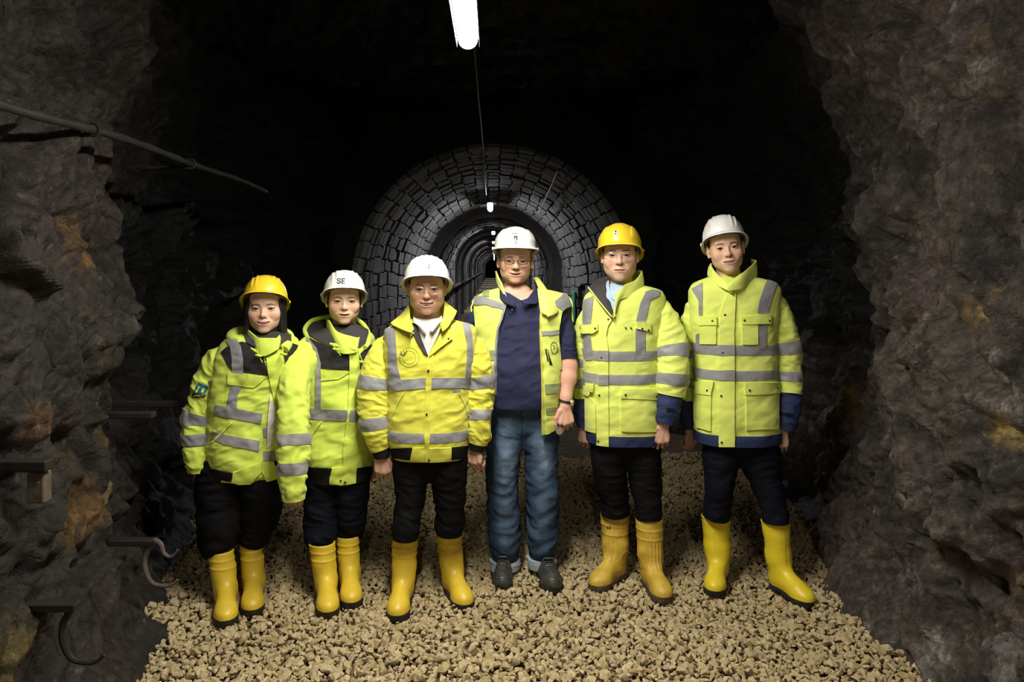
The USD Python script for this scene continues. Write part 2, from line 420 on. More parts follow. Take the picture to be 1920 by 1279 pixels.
# ---------------------------------------------------------------- floor: earth, 300 stones as parts, the rest of the ballast as stuff
floor = thing("floor", "gallery floor of pale tan crushed stone over brown earth", "floor", kind="structure")


def floor_z(x, y):
    p = np.stack([x, y, 0 * x], -1)
    return 0.035 * sn(p, 1.1, 5, 3) + 0.014 * sn(p, 4.0, 6, 2) - 0.012 + 0.04 * seg(1.1, 1.8, np.abs(x - 0.1))


gx = np.r_[np.arange(-2.6, 2.61, 0.05)]
gy = np.r_[np.arange(-6, -1.2, 0.3), np.arange(-1.2, 8, 0.05), np.arange(8, 128, 1.0)]
X, Y = np.meshgrid(gx, gy, indexing="ij")
Zf = floor_z(X, Y) * (Y < 14) - 0.012
obj(floor, "earth", (np.stack([X, Y, Zf], -1).reshape(-1, 3), grid_faces(len(gx), len(gy))), "dirt", smooth=True)


def stone_mesh(seed):
    r = np.random.default_rng(seed)
    p = r.normal(size=(17, 3)); p /= np.linalg.norm(p, axis=1, keepdims=True)
    p *= (0.8 + 0.35 * r.random((17, 1))) * np.array([1.0, r.uniform(0.62, 0.9), r.uniform(0.45, 0.7)]) * 0.5
    h = ConvexHull(p)
    t = trimesh.convex.convex_hull(p)
    return np.array(t.vertices), np.array(t.faces)


stones = [stone_mesh(100 + k) for k in range(16)]
step = 0.0215
gxx, gyy = np.meshgrid(np.arange(-2.15, 2.35, step), np.arange(2.45, 6.6, step), indexing="ij")
sx = (gxx + rng.uniform(-0.55, 0.55, gxx.shape) * step).ravel(); sy = (gyy + rng.uniform(-0.55, 0.55, gyy.shape) * step).ravel()
ok = (sx > left_x(sy) + 0.02) & (sx < right_x(sy) - 0.02)
ok &= rng.random(len(sx)) < np.where(sy < 4.6, 1.0, 0.75)
sx, sy = sx[ok], sy[ok]
size = np.exp(rng.normal(math.log(0.0325), 0.28, len(sx))).clip(0.016, 0.062)
sz = floor_z(sx, sy) + size * 0.16 + rng.uniform(-0.006, 0.010, len(sx))
ang = rng.normal(0, 1, (len(sx), 3))
qs = trimesh.transformations.random_quaternion
def rand_quat(n, r, flat=0.55):
    """Stones mostly lying on their flat side, turned about the vertical."""
    yaw = r.uniform(0, 2 * np.pi, n); ax = r.normal(0, flat, (n, 2))
    half = np.linalg.norm(ax, axis=1) / 2
    s = np.sin(half) / (2 * half + 1e-9)
    q1 = np.stack([np.cos(half), ax[:, 0] * s * 1.0, ax[:, 1] * s * 1.0, 0 * half], 1)
    q1 /= np.linalg.norm(q1, axis=1, keepdims=True)
    q2 = np.stack([np.cos(yaw / 2), 0 * yaw, 0 * yaw, np.sin(yaw / 2)], 1)
    w1, x1, y1, z1 = q2.T; w2, x2, y2, z2 = q1.T
    return np.stack([w1 * w2 - x1 * x2 - y1 * y2 - z1 * z2, w1 * x2 + x1 * w2 + y1 * z2 - z1 * y2, w1 * y2 - x1 * z2 + y1 * w2 + z1 * x2, w1 * z2 + x1 * y2 - y1 * x2 + z1 * w2], 1)
quat = rand_quat(len(sx), rng)
kind_of = rng.integers(0, len(stones), len(sx))
py_s = VY + (EYE - sz) * F / sy; px_s = VX + sx * F / sy
seen = (py_s < HT - 4) & (px_s > 240) & (px_s < 1750)
rank = np.where(seen, size / sy, 0)
pick = np.argsort(-rank)[:300]
for i in pick:
    v, f = stones[kind_of[i]]
    R = trimesh.transformations.quaternion_matrix(quat[i])[:3, :3]
    obj(floor, "stone", ((v * size[i]) @ R.T + (sx[i], sy[i], sz[i] + 0.006), f), "stone_tan", smooth=False)
rest = np.setdiff1d(np.arange(len(sx)), pick)
pi_path = floor + "/gravel"
pi = UsdGeom.PointInstancer.Define(stage, pi_path)
tag(pi.GetPrim(), kind="stuff", label="pale tan crushed stone ballast")
for k, (v, f) in enumerate(stones):
    usdkit.mesh(stage, f"{pi_path}/prototypes/pebble_{k:03d}", (v, f), "/World/Looks/stone_tan", False)
pi.CreatePrototypesRel().SetTargets([Sdf.Path(f"{pi_path}/prototypes/pebble_{k:03d}") for k in range(len(stones))])
pi.CreateProtoIndicesAttr(Vt.IntArray.FromNumpy(kind_of[rest].astype(np.int32)))
pi.CreatePositionsAttr(Vt.Vec3fArray.FromNumpy(np.stack([sx, sy, sz], 1)[rest].astype(np.float32)))
pi.CreateScalesAttr(Vt.Vec3fArray.FromNumpy(np.repeat(size[rest][:, None], 3, 1).astype(np.float32)))
pi.CreateOrientationsAttr(Vt.QuathArray([Gf.Quath(float(a), float(b), float(c), float(d)) for a, b, c, d in quat[rest]]))

# ---------------------------------------------------------------- the masonry tunnel behind
lining = thing("tunnel_lining", "sooty masonry tunnel lining of grey squared blocks behind the group", "tunnel", kind="structure")


def section(y):
    """(half width, springing height) of the horseshoe section at y: it narrows in two steps."""
    y = np.asarray(y, float)
    return 1.50 - 0.22 * seg(9.8, 13.7, y) - 0.16 * seg(17.6, 21.2, y), 1.48 + 0.04 * seg(9.8, 13.7, y) + 0.13 * seg(17.6, 21.2, y)


def horseshoe(t, y):
    """(x, z, nx, nz) at the fraction t of the section's outline, from the left foot over the crown to the right foot; n points inwards."""
    t = np.asarray(t, float); hw, sp = section(y)
    u = t * (2 * sp + math.pi * hw)
    a = np.clip((u - sp) / hw, 0, math.pi)
    x = -hw * np.cos(a); z = sp + hw * np.sin(a)
    z = np.where(u < sp, u, np.where(u > sp + math.pi * hw, 2 * sp + math.pi * hw - u, z))
    return x, z, np.cos(a), -np.sin(a)


def block(t0, t1, y0, y1, out, depth=0.10, r=None):
    """One squared stone of the lining, its face standing `out` proud of the mean surface."""
    bev = 0.008
    pts = []
    for (du, dy, o) in ((0, 0, -depth), (0, 0, out - bev), (bev / 7, bev, out)):
        for t in (t0 + du, t1 - du):
            for y in (y0 + dy, y1 - dy):
                x, z, nx, nz = horseshoe(t, y)
                q = r.uniform(-0.006, 0.006, 3) if o > -0.05 else np.zeros(3)
                pts.append((x + nx * o + q[0], y + q[1], z + nz * o + q[2]))
    pts = np.array(pts)
    f = []
    for k in (0, 4):
        a, b, c, d = k, k + 1, k + 3, k + 2
        for s, t in ((a, b), (b, c), (c, d), (d, a)):
            f += [(s, t, t + 4), (s, t + 4, s + 4)]
    f += [(8, 9, 11), (8, 11, 10), (0, 3, 1), (0, 2, 3)]
    return pts, np.array(f)


def courses(y0, y1, nrow, lo, hi, r):
    """Rings of stones from y0 to y1."""
    y, ring, out = y0, 0, []
    while y < y1:
        ln = r.uniform(lo, hi)
        edges = np.linspace(0, 1, nrow + 1) + np.r_[0, r.uniform(-0.0026, 0.0026, nrow - 1), 0]
        for k in range(nrow):
            yo = r.uniform(-0.03, 0.03)
            g = r.uniform(0.0045, 0.011); gt = g / 7.6
            b = block(edges[k] + gt, edges[k + 1] - gt, y + yo + g, y + ln + yo - g, r.uniform(-0.014, 0.022), r=r)
            if 10.6 < y < 12.0 and 0.80 * nrow <= k <= 0.87 * nrow and ring % 4 != 0:
                continue                            # stones have fallen out of the right-hand wall here
            out.append(fix(b))
        y += ln; ring += 1
    return out


rb = np.random.default_rng(3)
bl = courses(8.12, 13.6, 43, 0.22, 0.32, rb)
for b in bl[:300]:
    obj(lining, "block", b, "block_grey", smooth=False)
obj(lining, "block_courses", join(bl[300:]), "block_courses_grey", smooth=False, kind="stuff")
obj(lining, "block_courses", join(courses(17.7, 21.4, 34, 0.25, 0.38, rb)), "block_courses_grey", smooth=False, kind="stuff")
tt = np.linspace(0, 1, 80)


def tube_of_section(ys_, off, jitter=0.0):
    g = []
    for yv in ys_:
        x, z, nx, nz = horseshoe(tt, yv)
        g.append(np.stack([x - nx * off, np.full_like(tt, yv), z - nz * off], -1))
    g = np.stack(g, 1)
    if jitter:
        g = g + jitter * np.stack([sn(g, 1.7, 61), 0 * g[..., 0], sn(g, 1.7, 62)], -1)
    return g.reshape(-1, 3), grid_faces(len(tt), len(ys_))


obj(lining, "mortar_bed", tube_of_section(np.arange(8.1, 14.2, 0.3), 0.075), "soot_shade", smooth=True)
x, z, nx, nz = horseshoe(tt, 8.1)
ringp = lambda o: np.stack([x - nx * o, np.full_like(tt, 8.08), z - nz * o], -1)
obj(lining, "portal_face", (np.stack([ringp(0.04), ringp(1.6)], 1).reshape(-1, 3), grid_faces(80, 2)), "soot_shade", smooth=True)
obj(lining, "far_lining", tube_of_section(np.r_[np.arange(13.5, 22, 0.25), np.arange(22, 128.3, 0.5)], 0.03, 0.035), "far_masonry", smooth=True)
for yr in np.r_[np.arange(24.0, 76, 2.6)]:
    x, z, nx, nz = horseshoe(tt, yr)
    g = np.stack([np.stack([x + nx * o, np.full_like(tt, yr + dy), z + nz * o], -1) for o, dy in ((-0.06, 0), (0.07, 0), (0.07, 0.2), (-0.06, 0.2))], 1)
    g = g + 0.02 * np.stack([sn(g, 3.0, int(yr)), 0 * g[..., 0], sn(g, 3.0, int(yr) + 1)], -1)
    obj(lining, "rib", (g.reshape(-1, 3), grid_faces(len(tt), 4)), "concrete_grey", smooth=30)
obj(lining, "end_wall", box((0, 128, 1.4), (3, 0.2, 3.2)), "soot_shade", smooth=False)


# ---------------------------------------------------------------- lamps, cable, pipes
def lamp(x, y0, length, z, mat, label, group=None, seg_n=20):
    t = thing("tube_lamp", label, "lamp", (x, y0 + length / 2, z), group)
    r = 0.043
    n = seg_n
    # diffuser: the lower part of a rounded tube
    ysl = np.r_[y0, y0 + 0.012, y0 + 0.03, y0 + r * 0.9, y0 + length - r * 0.9, y0 + length - 0.03, y0 + length - 0.012, y0 + length]
    rr = np.array([0.02, 0.6, 0.83, 1.0, 1.0, 0.83, 0.6, 0.02]) * r
    a = np.linspace(math.radians(-12), math.radians(192), n)
    g = np.stack([np.stack([x + q * np.cos(a), np.full(n, yv), z - q * np.sin(a) * 1.0], -1) for yv, q in zip(ysl, rr)], 1)
    obj(t, "diffuser", (g.reshape(-1, 3), grid_faces(n, len(ysl))), mat, smooth=True)
    a2 = np.linspace(math.radians(168), math.radians(372), n)
    prof = np.stack([np.cos(a2) * 1.08, np.sin(a2) * 0.9], 1) * r
    g = np.stack([np.stack([x + prof[:, 0] * k, np.full(n, yv), z + 0.013 - prof[:, 1] * k], -1) for yv, k in ((y0 - 0.004, 0.03), (y0 - 0.004, 0.8), (y0 + 0.03, 1), (y0 + length - 0.03, 1), (y0 + length + 0.004, 0.8), (y0 + length + 0.004, 0.03))], 1)
    obj(t, "housing", (g.reshape(-1, 3), grid_faces(n, 6)), "lamp_housing", smooth=40)
    for s in (-1, 1):
        obj(t, "side_rail", box((x + s * 0.0500, y0 + length / 2, z - 0.002), (0.003, length, 0.040), 0.0), "lamp_housing", smooth=False)  # flanges added to cut the lamp's light off the upper walls
    for q in (0.2, 0.8):
        obj(t, "hanger", tube([(x, y0 + q * length, z + 0.05), (x, y0 + q * length, z + 0.27)], 0.004, 6), "wire_grey")
    return t


lamp(-0.112, LAMP1_Y0, LAMP1_LEN, LAMP_Z, "lamp_near", "bright white tube lamp hanging lengthwise above the group")
lamp(-0.10, -4.0, 1.5, LAMP_Z, "lamp_fill", "unseen tube lamp behind the camera in line with the row, added as fill")
far_lamps = [(-0.052, 11.75), (0.0, 20.2), (0.0, 28.4), (0.0, 36.6), (0.02, 44.8), (0.04, 53.0), (0.06, 61.5), (0.08, 70.0), (0.09, 80.0), (0.1, 92.0), (0.12, 105.0)]
names = ["small lit tube lamp under the masonry crown, the largest of the distant row", "second distant tube lamp, glowing between the crown lamp and the white helmet", "third glowing lamp of the receding tunnel row",
         "fourth glowing lamp of the receding tunnel row", "fifth glowing lamp of the receding tunnel row"]
for k, (lx, ly) in enumerate(far_lamps):
    lamp(lx, ly, 1.3, LAMP_Z - (0.0 if k == 0 else 0.05), "lamp_far", names[k] if k < 5 else "one of the merging pinprick lamps at the far end of the tunnel", None if k < 5 else "pinprick lamps at the far end of the tunnel", 10)
pts = [(-0.112, y, 3.00 - 0.20 * float(seg(8.0, 12.0, y)) - 0.04 * math.sin((y - 3.3) * 0.75) ** 2) for y in np.linspace(1.2, 12.2, 40)]
t = obj("/World", "cable", tube(spline(pts, 90), 0.011, 7), "cable_black", smooth=True, cat="cable", label="thin dark cable running along the crown from the near lamp to the next")
t = obj("/World", "hanging_wire", tube([P(1046, 320, 8.2), P(1028, 362, 9.9), P(1010, 400, 11.9)], 0.008, 6), "wire_grey", smooth=True, cat="wire", label="thin pale straight wire on the right shoulder of the masonry vault")
o = thing("wall_pipe", "thin sagging dark pipe strung along the rock wall above head height", "pipe", (-1.5, 3, 2.25))
pp = [(-1.585, y, 2.225 + 0.010 * math.sin(y * 2.1) - 0.016 * math.sin(y * 2.0) ** 2) for y in np.linspace(0.4, 5.2, 60)]
obj(o, "tube", tube(pp, 0.017 + 0.0025 * np.sin(np.arange(60) * 1.9), 12), "pipe_grey", smooth=True)
for y in (1.5, 2.95, 3.9):
    zc = 2.225 + 0.010 * math.sin(y * 2.1) - 0.016 * math.sin(y * 2.0) ** 2
    obj(o, "clamp", tube([(-1.585 + 0.025 * math.cos(a), y, zc + 0.025 * math.sin(a)) for a in np.linspace(0, 2 * math.pi, 20)], 0.005, 6), "steel_rusty")
    obj(o, "spike", tube([(-1.95, y, zc - 0.02), (-1.585, y, zc - 0.02)], 0.009, 6), "steel_rusty")
o = obj("/World", "tunnel_pipe", tube([(-0.99, 14.2, 1.18), (-0.99, 75, 1.18)], 0.045, 10), "soot_shade", smooth=True, cat="pipe", label="dark pipe along the ribbed wall far down the tunnel")
o = obj("/World", "wall_plate", box((1.33, 12.3, 1.02), (0.03, 0.35, 0.50), 0.006), "green_enamel", smooth=False, cat="plate", label="small green plate on the masonry wall near the navy polo sleeve")


def bracket(x, y, z, length, label, hook=True, bar=0.028, claw=True):
    """An old cable bracket: a flat arm out of the rock with a forked claw and a hanging hook."""
    t = thing("cable_bracket", label, "bracket", (x, y, z))
    obj(t, "arm", box((x - 0.22 + length / 2, y, z), (length + 0.44, 0.05, bar), 0.004), "steel_rusty", smooth=False)
    e = x + length
    if claw:
        c = spline([(e - 0.01, y - 0.005, z + 0.006), (e + 0.02, y - 0.01, z - 0.005), (e + 0.035, y - 0.012, z - 0.045), (e + 0.062, y - 0.014, z - 0.062), (e + 0.10, y - 0.016, z - 0.03)], 16)
        obj(t, "claw", tube(c, np.linspace(0.014, 0.005, 16), 8), "hook_steel")
    if hook:
        c = spline([(e - 0.02, y, z - 0.01), (e - 0.055, y - 0.004, z - 0.085), (e - 0.04, y - 0.008, z - 0.15), (e + 0.0, y - 0.01, z - 0.19), (e + 0.05, y - 0.012, z - 0.195), (e + 0.10, y - 0.014, z - 0.165)], 24)
        obj(t, "hook", tube(c, np.r_[np.full(8, 0.012), np.linspace(0.013, 0.006, 16)], 8), "hook_steel" if claw else "steel_rusty")
    return t


bracket(*P(40, 1136, 2.62), 0.20, "rusty steel bracket with hanging hook near the foot of the dark rock wall", claw=False)
bracket(*P(232, 1016, 3.36), 0.15, "steel bracket with two curved claws beside the black trouser leg")
bracket(*P(232, 778, 3.42), 0.14, "dark steel bracket arm on the rock wall near the hi-vis sleeve stripe", hook=False, claw=False)
bracket(*P(284, 757, 3.85), 0.16, "thin dark bracket arm behind the hi-vis sleeve at elbow height", hook=False, claw=False)
bracket(*P(52, 872, 2.55), 0.075, "short dark bracket plate on top of a timber post stub", hook=False, claw=False, bar=0.036)
t = thing("timber_post", "weathered timber stub set in the rock under a short dark plate", "post", P(75, 912, 2.57))
c = P(74, 912, 2.57)
post = trimesh.Trimesh(*box(c, (0.058, 0.05, 0.105), 0.004), process=False)
obj(t, "stub", post, "old_timber", smooth=False)
obj(t, "knot", disc(c + np.array([0.008, -0.025, 0.02]), (0, -1, 0), 0.007, 0.003), "old_timber")
# ---------------------------------------------------------------- materials of the group
def fabric(name, color, alt, rough=0.72, bump=0.45, dist=0.016, scale=8.5, sheen=0.15, spec=0.3):
    """Woven cloth: a slow drift of colour, crumples and a fine weave in the relief."""
    n = {"g": ("geometry", {}), "n": ("noise_texture", {"scale": 7.0, "detail": 4.0, "roughness": 0.6}), "r": ("rgb_ramp", {"ramp": [(0.32, alt), (0.6, color)]}),
         "b": ("noise_texture", {"scale": scale, "detail": 3.0, "roughness": 0.5, "distortion": 0.35}), "u": ("bump", {"strength": bump, "distance": dist}),
         "b2": ("noise_texture", {"scale": 420.0, "detail": 2.0}), "u2": ("bump", {"strength": 0.12, "distance": 0.001}),
         "p": ("principled_bsdf", {"roughness": rough, "specular_ior_level": spec, "sheen_weight": sheen})}
    l = [("g.position", "n.vector"), ("n.fac", "r.fac"), ("r.color", "p.base_color"), ("g.position", "b.vector"), ("b.fac", "u.height"), ("u.normal", "u2.normal"), ("g.position", "b2.vector"), ("b2.fac", "u2.height"), ("u2.normal", "p.normal")]
    usdkit.material(stage, "/World/Looks/" + name, n, l, surface="p.BSDF")


fabric("hivis_green", (0.63, 0.76, 0.105), (0.56, 0.69, 0.088))
fabric("hivis_yellow", (0.70, 0.68, 0.075), (0.62, 0.60, 0.062))
fabric("hivis_lime", (0.74, 0.83, 0.175), (0.67, 0.77, 0.15), bump=0.3)
fabric("reflective", (0.285, 0.285, 0.30), (0.23, 0.23, 0.245), rough=0.45, bump=0.25, scale=30)
fabric("reflective_olive", (0.30, 0.36, 0.16), (0.25, 0.31, 0.13), rough=0.5, bump=0.2)
fabric("cloth_black", (0.016, 0.016, 0.018), (0.012, 0.012, 0.013), bump=0.3, sheen=0.0, spec=0.10)
fabric("yoke_black", (0.030, 0.029, 0.031), (0.024, 0.023, 0.025), bump=0.35, sheen=0.0, spec=0.10)
fabric("trouser_black", (0.0065, 0.0065, 0.0078), (0.0045, 0.0045, 0.006), rough=0.75, bump=0.5, dist=0.014, scale=9, sheen=0.0, spec=0.10)
fabric("trouser_navy", (0.0065, 0.0078, 0.0145), (0.0045, 0.0055, 0.010), rough=0.75, bump=0.5, dist=0.014, scale=9, sheen=0.0, spec=0.10)
fabric("cuff_navy", (0.036, 0.048, 0.125), (0.028, 0.038, 0.10), rough=0.6, bump=0.4, sheen=0.0, spec=0.10)
fabric("polo_navy", (0.030, 0.033, 0.078), (0.022, 0.024, 0.060), bump=0.35, scale=11, sheen=0.0, spec=0.10)
fabric("shirt_white", (0.74, 0.68, 0.63), (0.68, 0.62, 0.57), bump=0.3)
fabric("shirt_blue", (0.40, 0.52, 0.72), (0.35, 0.47, 0.66), bump=0.3)
fabric("lining_grey", (0.055, 0.05, 0.05), (0.04, 0.037, 0.038), bump=0.3, sheen=0.0, spec=0.10)
fabric("denim", (0.035, 0.075, 0.155), (0.012, 0.030, 0.072), rough=0.8, bump=0.7, dist=0.012, scale=14, sheen=0.0, spec=0.10)
fabric("denim_pale", (0.38, 0.45, 0.52), (0.30, 0.38, 0.46), rough=0.8, bump=0.4)
fabric("knit_black", (0.014, 0.014, 0.014), (0.010, 0.010, 0.010), bump=0.5, scale=60, dist=0.004, sheen=0.0, spec=0.10)
simple("helmet_white", (0.80, 0.79, 0.79), 0.32, 0.5, noise=(9, 0.06))
simple("helmet_yellow", (0.80, 0.58, 0.035), 0.32, 0.5, noise=(9, 0.08))
simple("helmet_inside", (0.30, 0.24, 0.12), 0.7)
simple("print_black", (0.02, 0.02, 0.022), 0.5)
simple("print_grey", (0.25, 0.25, 0.26), 0.5)
simple("sticker_white", (0.78, 0.78, 0.76), 0.4)
simple("logo_blue", (0.02, 0.12, 0.24), 0.5)
simple("print_olive", (0.42, 0.46, 0.05), 0.7)
simple("print_dark", (0.10, 0.12, 0.03), 0.7)
simple("boot_yellow", (0.74, 0.52, 0.042), 0.42, 0.5, noise=(11, 0.16), bump=(18, 0.15, 0.004))
simple("boot_worn", (0.66, 0.44, 0.06), 0.5, 0.45, noise=(16, 0.34), bump=(22, 0.25, 0.004))
simple("boot_bright", (0.80, 0.62, 0.030), 0.38, 0.5, noise=(10, 0.14), bump=(18, 0.15, 0.004))
simple("sole_black", (0.022, 0.020, 0.017), 0.7, noise=(22, 0.5), bump=(70, 0.4, 0.003))
simple("sole_brown", (0.10, 0.07, 0.045), 0.75, noise=(22, 0.5), bump=(70, 0.4, 0.003))
simple("leather_black", (0.030, 0.029, 0.028), 0.42, 0.5, noise=(26, 0.5, (0.075, 0.072, 0.068)), bump=(60, 0.35, 0.002))
simple("lace_grey", (0.12, 0.115, 0.11), 0.7)
simple("hair_black", (0.010, 0.008, 0.008), 0.42, 0.5, bump=(130, 0.7, 0.004))
simple("hair_brown", (0.030, 0.018, 0.012), 0.45, 0.5, bump=(130, 0.7, 0.004))
simple("hair_grey", (0.20, 0.15, 0.11), 0.55, 0.4, bump=(130, 0.7, 0.004))
simple("brow_dark", (0.14, 0.08, 0.055), 0.75)
simple("brow_pale", (0.15, 0.080, 0.054), 0.8, 0.2)
simple("brow_soft", (0.21, 0.115, 0.078), 0.8, 0.2)
simple("lash_dark", (0.035, 0.018, 0.014), 0.6)
simple("teeth_white", (0.80, 0.72, 0.64), 0.35)
simple("frame_metal", (0.55, 0.50, 0.42), 0.3, 0.5, metal=0.9)
simple("frame_dark", (0.035, 0.018, 0.016), 0.35)
simple("button_dark", (0.035, 0.035, 0.028), 0.4)
simple("button_white", (0.75, 0.73, 0.70), 0.4)
simple("toggle_lime", (0.60, 0.78, 0.05), 0.5)
simple("strap_black", (0.015, 0.014, 0.013), 0.5)
simple("watch_gold", (0.62, 0.52, 0.30), 0.25, 0.5, metal=0.7)
simple("torch_body", (0.018, 0.02, 0.02), 0.35, metal=0.3)
simple("torch_lens", (0.45, 0.36, 0.28), 0.15, metal=0.5)
simple("pearl", (0.75, 0.72, 0.68), 0.2)
tinted("skin", 0.58, 0.30, sss=0.0)
tinted("eye", 0.12, 0.5)
tinted("denim_tint", 0.85, 0.12, bump=(13.0, 0.8, 0.014))
usdkit.material(stage, "/World/Looks/lens_glass", {"t": ("transparent_bsdf", {"color": (0.97, 0.97, 0.97)}), "g": ("glossy_bsdf", {"color": (1, 1, 1), "roughness": 0.03}), "f": ("fresnel", {"IOR": 1.35}), "m": ("mix_closure", {})},
                [("f.fac", "m.fac"), ("t.BSDF", "m.closure1"), ("g.BSDF", "m.closure2")], surface="m.closure")

# ---------------------------------------------------------------- signed distance shapes
def ell(p, c, r):
    q = p - np.asarray(c, np.float32); r = np.asarray(r, np.float32)
    k0 = np.linalg.norm(q / r, axis=-1); k1 = np.linalg.norm(q / (r * r), axis=-1) + 1e-9
    return k0 * (k0 - 1) / k1


def cap(p, a, b, r0, r1=None):
    r1 = r0 if r1 is None else r1
    a = np.asarray(a, np.float32); b = np.asarray(b, np.float32)
    ab = b - a
    h = np.clip(((p - a) @ ab) / (ab @ ab + 1e-12), 0, 1)
    return np.linalg.norm(p - a - h[..., None] * ab, axis=-1) - (r0 + (r1 - r0) * h)


def rbox(p, c, h, r):
    q = np.abs(p - np.asarray(c, np.float32)) - (np.asarray(h, np.float32) - r)
    return np.linalg.norm(np.maximum(q, 0), axis=-1) + np.minimum(q.max(-1), 0) - r


def smin(a, b, k):
    h = np.clip(0.5 + 0.5 * (b - a) / k, 0, 1)
    return b * (1 - h) + a * h - k * h * (1 - h)


def smax(a, b, k):
    return -smin(-a, -b, k)


def nets(fn, lo, hi, h):
    """Naive surface nets of the zero set of fn over the box lo..hi with cells of size h."""
    lo = np.asarray(lo, float); n = np.ceil((np.asarray(hi, float) - lo) / h).astype(int) + 1
    ax = [lo[k] + h * np.arange(n[k]) for k in range(3)]
    G = np.stack(np.meshgrid(*ax, indexing="ij"), -1).astype(np.float32)
    d = fn(G.reshape(-1, 3)).reshape(n).astype(np.float64)
    # nothing may touch the border
    for k in range(3):
        s = [slice(None)] * 3
        for e in (0, -1):
            s[k] = e; d[tuple(s)] = np.maximum(d[tuple(s)], 1e-4)
    neg = d < 0
    m = n - 1
    corner = lambda a, i, j, k: a[i:i + m[0], j:j + m[1], k:k + m[2]]
    cnt = sum(corner(neg, *c).astype(np.int8) for c in np.ndindex(2, 2, 2))
    act = (cnt > 0) & (cnt < 8)
    idx = -np.ones(m, int); idx[act] = np.arange(act.sum())
    cell = np.argwhere(act)
    acc = np.zeros((len(cell), 3)); num = np.zeros(len(cell))
    dv = {c: corner(d, *c)[act] for c in np.ndindex(2, 2, 2)}
    for a in dv:
        for k in range(3):
            if a[k] == 0:
                b = list(a); b[k] = 1; b = tuple(b)
                x, y = dv[a], dv[b]
                on = (x < 0) != (y < 0)
                t = np.where(on, x / np.where(on, x - y, 1), 0)
                q = np.array(a, float)[None] + 0 * acc
                q[:, k] = t
                acc[on] += q[on]; num[on] += 1
    V = lo + h * (cell + acc / num[:, None])
    F = []
    for k in range(3):
        u, v = (k + 1) % 3, (k + 2) % 3
        s0 = [slice(None)] * 3; s1 = [slice(None)] * 3
        s0[k] = slice(0, n[k] - 1); s1[k] = slice(1, n[k])
        a, b = neg[tuple(s0)], neg[tuple(s1)]
        e = np.argwhere(a != b)
        e = e[(e[:, u] > 0) & (e[:, v] > 0) & (e[:, u] < n[u] - 1) & (e[:, v] < n[v] - 1)]
        def at(du, dv_):
            q = e.copy(); q[:, u] += du; q[:, v] += dv_
            return idx[q[:, 0], q[:, 1], q[:, 2]]
        quad = np.stack([at(-1, -1), at(0, -1), at(0, 0), at(-1, 0)], 1)
        fl = ~a[tuple(e.T)] if False else b[tuple(e.T)]
        quad[fl] = quad[fl][:, ::-1]
        F.append(quad)
    F = np.vstack(F)
    return V, np.vstack([F[:, [0, 1, 2]], F[:, [0, 2, 3]]])


def hull(balls, n=10):
    """The convex hull of spheres ((centre, radius), ...) as a Manifold."""
    return manifold3d.Manifold.batch_hull([manifold3d.Manifold.sphere(r, n).translate([float(x) for x in c]) for c, r in balls])


def to_manifold(mesh):
    v, f = arr(mesh)
    m = manifold3d.Manifold(manifold3d.Mesh(np.asarray(v, np.float32), np.asarray(f, np.uint32)))
    return m if m.status() == manifold3d.Error.NoError and m.num_tri() > 0 else None


